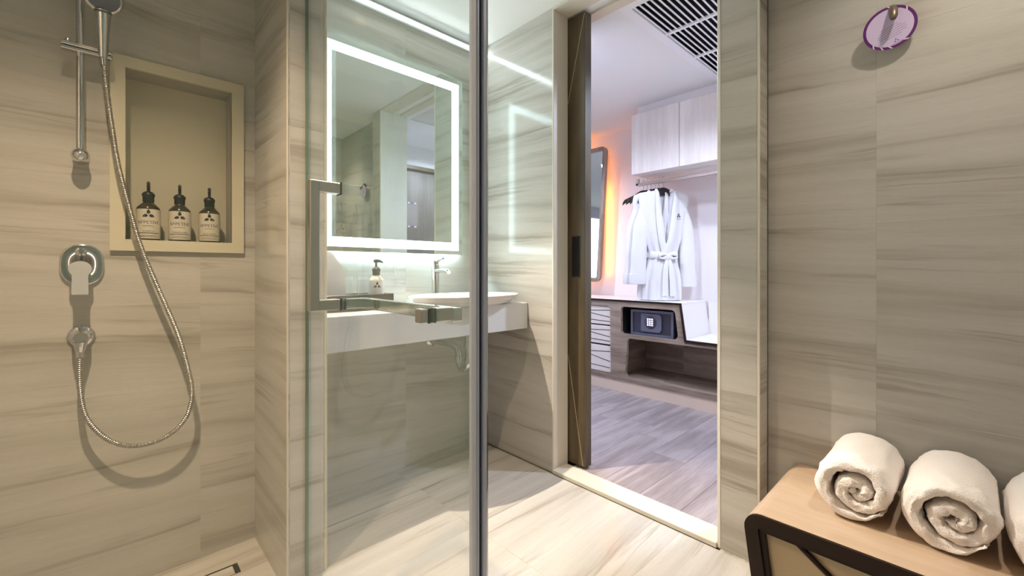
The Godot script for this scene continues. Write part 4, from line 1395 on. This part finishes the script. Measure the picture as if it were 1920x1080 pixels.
func build_hook_tag() -> void:
	var h := thing("robe_hook", "bronze wall hook holding the round lilac tag", "hook", P(1.78, 1.85, 0.160))
	var b := MB.new()
	b.lathe([Vector2(0.0, 0.0), Vector2(0.014, 0.0), Vector2(0.014, 0.004), Vector2(0.0085, 0.006), Vector2(0.0085, 0.014)], Vector3.ZERO, Vector3.LEFT, 18)
	part("wall_plate", b, M.bronze, h)
	var k := MB.new()
	k.tube([Vector3(-0.008, 0.010, 0.0), Vector3(-0.026, 0.002, 0.002), Vector3(-0.042, -0.014, 0.004), Vector3(-0.050, -0.030, 0.005), Vector3(-0.052, -0.040, 0.005)], [0.012, 0.0115, 0.011, 0.0105, 0.007], 14)
	part("peg", k, M.bronze, h)
	var t := thing("round_tag", "round lilac paper tag with a purple rim hung on the hook", "tag", P(1.752, 1.796, 0.166))
	var S := 40
	var disc := MB.new()
	disc.grain = 2
	var R := 0.0635
	var m := mat("tag_print", Color.WHITE, 0.5)
	m.albedo_texture = ImageTexture.create_from_image(tag_image())
	# the print is slanted with the disc
	var ca := deg_to_rad(20.0)
	var put := func(p: Vector3, n: Vector3) -> void:
		disc.vs.append(p)
		disc.ns.append(n)
		var q := Vector2(p.z, -p.y).rotated(ca) / (2.0 * R)
		disc.uvs.append(q + Vector2(0.5, 0.5))
	for i in S:
		var a := TAU * i / S
		var c := TAU * (i + 1) / S
		var pa := Vector3(0, sin(a), cos(a)) * R
		var pc := Vector3(0, sin(c), cos(c)) * R
		for e in [Vector3.ZERO, pc, pa]:
			put.call(e + Vector3(-0.0006, 0, 0), Vector3.LEFT)
		for e in [Vector3.ZERO, pa, pc]:
			put.call(e + Vector3(0.0006, 0, 0), Vector3.RIGHT)
		for e in [pa + Vector3(-0.0006, 0, 0), pa + Vector3(0.0006, 0, 0), pc + Vector3(-0.0006, 0, 0), pc + Vector3(-0.0006, 0, 0), pa + Vector3(0.0006, 0, 0), pc + Vector3(0.0006, 0, 0)]:
			put.call(e, Vector3(0, e.y, e.z).normalized())
	var dn := part("disc", disc, M.tag_print, t)
	dn.rotation = Vector3(0, 0.06, 0.10)

func build_bench() -> void:
	var b := thing("towel_bench", "tan wood bench with a dark rounded front frame under the towels", "bench", P(1.55, 0.0, 0.0))
	var o := -b.position
	# outline as (v, y)
	var sharp := PackedVector2Array([Vector2(-0.365, 0.002), Vector2(-0.405, 0.371), Vector2(0.443, 0.371), Vector2(0.394, 0.002)])
	var rads := [0.0, 0.035, 0.042, 0.0]
	var ol := rounded(sharp, rads)
	var il := inset(sharp, rads, 0.022)
	var sh := MB.new()
	sh.grain = 2
	sh.ring(ol, il, P(1.324, 0, 0) + o, Vector3.FORWARD, Vector3.UP, Vector3.RIGHT, 0.450)
	part("shell", sh, M.bench_wood, b)
	var fr := MB.new()
	fr.ring(inset(sharp, rads, 0.001), inset(sharp, rads, 0.036), P(1.316, 0, 0) + o, Vector3.FORWARD, Vector3.UP, Vector3.RIGHT, 0.0085)
	part("front_frame", fr, M.dark_edge, b, "dark brown front frame")
	var ins := MB.new()
	ins.ring(inset(sharp, rads, 0.022), inset(sharp, rads, 0.048), P(1.3245, 0, 0) + o, Vector3.FORWARD, Vector3.UP, Vector3.RIGHT, 0.02)
	part("inner_frame", ins, M.dark_edge, b)
	var pn := MB.new()
	pn.prism(inset(sharp, rads, 0.023), P(1.342, 0, 0) + o, Vector3.FORWARD, Vector3.UP, Vector3.RIGHT, 0.012)
	part("front_panel", pn, M.tan_panel, b)
	for q in [[0.335, 0.340, 0.02, 0.115], [0.16, 0.22, -0.20, 0.335], [0.10, 0.165, -0.05, 0.025], [-0.10, 0.20, -0.37, 0.05]]:
		var m := MB.new()
		m.tube([P(1.336, q[1], q[0]) + o, P(1.336, q[3], q[2]) + o], 0.0075, 4, true, 0.8, Vector3.UP.rotated(Vector3.RIGHT, 0.6))
		part("diagonal_bar", m, M.dark_edge, b)
	# rolled towels
	var labels := ["rolled white towel at the doorway end of the bench", "rolled white towel in the middle of the bench row", "rolled white towel at the far end of the bench row"]
	for k in 3:
		build_roll(labels[k], P(1.605, 0.372, [0.205, 0.020, -0.160][k]), k)

func build_roll(label: String, at: Vector3, k: int) -> void:
	var t := thing("rolled_towel", label, "towel", at, 0.0, "rolled towels on the bench")
	var n := fnoise(200 + k, 1.0, 3)
	var b := MB.new()
	b.grain = 0
	var turns: float = [2.6, 2.35, 2.5][k]
	var steps := 150
	var R := 0.100
	var gap: float = 0.034
	var rows := []
	var wind: float = -deg_to_rad(38.0) - turns * TAU
	for i in steps + 1:
		var s := float(i) / steps
		var th := s * turns * TAU
		# the sheet thins towards its tail and lies down on the turn below
		var tail := smoothstep(1.0 - 0.22 / turns, 1.0, s)
		var head := minf(i / 6.0, 1.0)
		var half := 0.0185 * (1.0 - 0.8 * tail) * (0.25 + 0.75 * sqrt(head))
		var outer := R - gap * (turns - s * turns) * (1.0 - 0.0 * s) - 0.026 * tail
		if s > 1.0 - 1.0 / turns:
			# the last turn keeps the roll round
			outer = lerpf(outer, R - 0.030 * tail, 0.75 * smoothstep(1.0 - 1.0 / turns, 1.0 - 0.55 / turns, s))
		var r := maxf(outer - half, 0.004 + 0.012 * s)
		var a := th + wind
		var sq := Vector2(1.02, 0.95)
		var dirv := Vector2(cos(a), sin(a))
		var hl := 0.150 + 0.010 * n.get_noise_2d(th * 0.4, 3.0) - 0.004 * (1.0 - s)
		var line := PackedVector3Array()
		# closed outline of the sheet: outer run, rounded end, inner run, rounded end
		for w in 44:
			var ph := TAU * w / 44
			var cx := cos(ph)
			var sy := sin(ph)
			var x := signf(cx) * pow(absf(cx), 0.26) * hl
			var yy := signf(sy) * pow(absf(sy), 0.62) * half
			var rr := r + yy
			# ends bulge slightly inwards, surface is uneven
			rr *= 1.0 - 0.10 * pow(absf(x) / 0.15, 6.0) * s
			rr += 0.0055 * n.get_noise_3d(x * 18.0, th * 1.6, yy * 60.0) * (0.5 + s)
			rr += 0.0018 * n.get_noise_3d(x * 130.0, th * 14.0, yy * 200.0)
			var p := Vector2(dirv.x * sq.x, dirv.y * sq.y) * rr
			x += 0.005 * n.get_noise_2d(th * 0.7, 20.0 + yy * 60.0)
			line.append(Vector3(x, p.y, p.x))
		rows.append(line)
	# sit it on the bench: its lowest 7 mm are pressed flat
	var low := 1.0
	for line in rows:
		for p in line:
			low = minf(low, p.y)
	for i in rows.size():
		for w in 44:
			var p: Vector3 = rows[i][w]
			var y := p.y - low - 0.007
			if y < 0.008:
				y = 0.0015 + (y + 0.007) * 0.0065 / 0.015
			rows[i][w] = Vector3(p.x, y, p.z)
	b.grid(rows, true, false, true)
	for e in [0, steps]:
		var mid := Vector3.ZERO
		for w in 44:
			mid += rows[e][w] / 44.0
		for w in 44:
			b.flat(mid, rows[e][w], rows[e][(w + 1) % 44], Vector3(0, 1, 0) if e == 0 else Vector3(0, -1, 0))
	part("roll", b, M.terry, t)

# ---------------------------------------------------------------- start

func _ready() -> void:
	rng.seed = 20240
	var cam := Camera3D.new()
	cam.name = "camera"
	cam.projection = Camera3D.PROJECTION_FRUSTUM
	cam.near = 0.05
	cam.far = 60.0
	cam.size = 0.05 * 1080.0 / FOCAL
	cam.frustum_offset = Vector2(0.0, -33.0 / FOCAL * 0.05)
	cam.current = true
	add_child(cam)
	cam.transform = Transform3D(Basis.looking_at(Vector3(0.6858, 0, -0.7278), Vector3.UP), Vector3(0, EYE, 0))
	var we := WorldEnvironment.new()
	we.name = "surroundings"
	var env := Environment.new()
	env.background_mode = Environment.BG_SKY
	var sky := Sky.new()
	var sm := ProceduralSkyMaterial.new()
	sm.sky_top_color = Color(0.55, 0.66, 0.86)
	sm.sky_horizon_color = Color(0.86, 0.88, 0.95)
	sm.ground_bottom_color = Color(0.55, 0.55, 0.55)
	sm.ground_horizon_color = Color(0.75, 0.76, 0.78)
	sm.energy_multiplier = 4.0
	sky.sky_material = sm
	env.sky = sky
	env.tonemap_mode = Environment.TONE_MAPPER_LINEAR
	env.tonemap_exposure = 1.06
	env.sdfgi_enabled = true
	env.ssao_enabled = true
	env.ssil_enabled = true
	we.environment = env
	add_child(we)
	make_materials()
	mat("notice_face", Color8(124, 114, 112), 0.5)
	mat("tag_purple", Color8(84, 40, 110), 0.5)
	mat("tag_lilac", Color8(216, 206, 232), 0.5)
	build_shell()
	build_door()
	build_corridor()
	build_lit_mirror()
	build_bath_lamps()
	build_added_corridor_lamps()
	build_glass()
	build_vanity()
	build_closet()
	build_wall_mirror()
	build_bench()
	build_shower()
	build_bottles()
	build_grille()
	build_hangers()
	build_hook_tag()
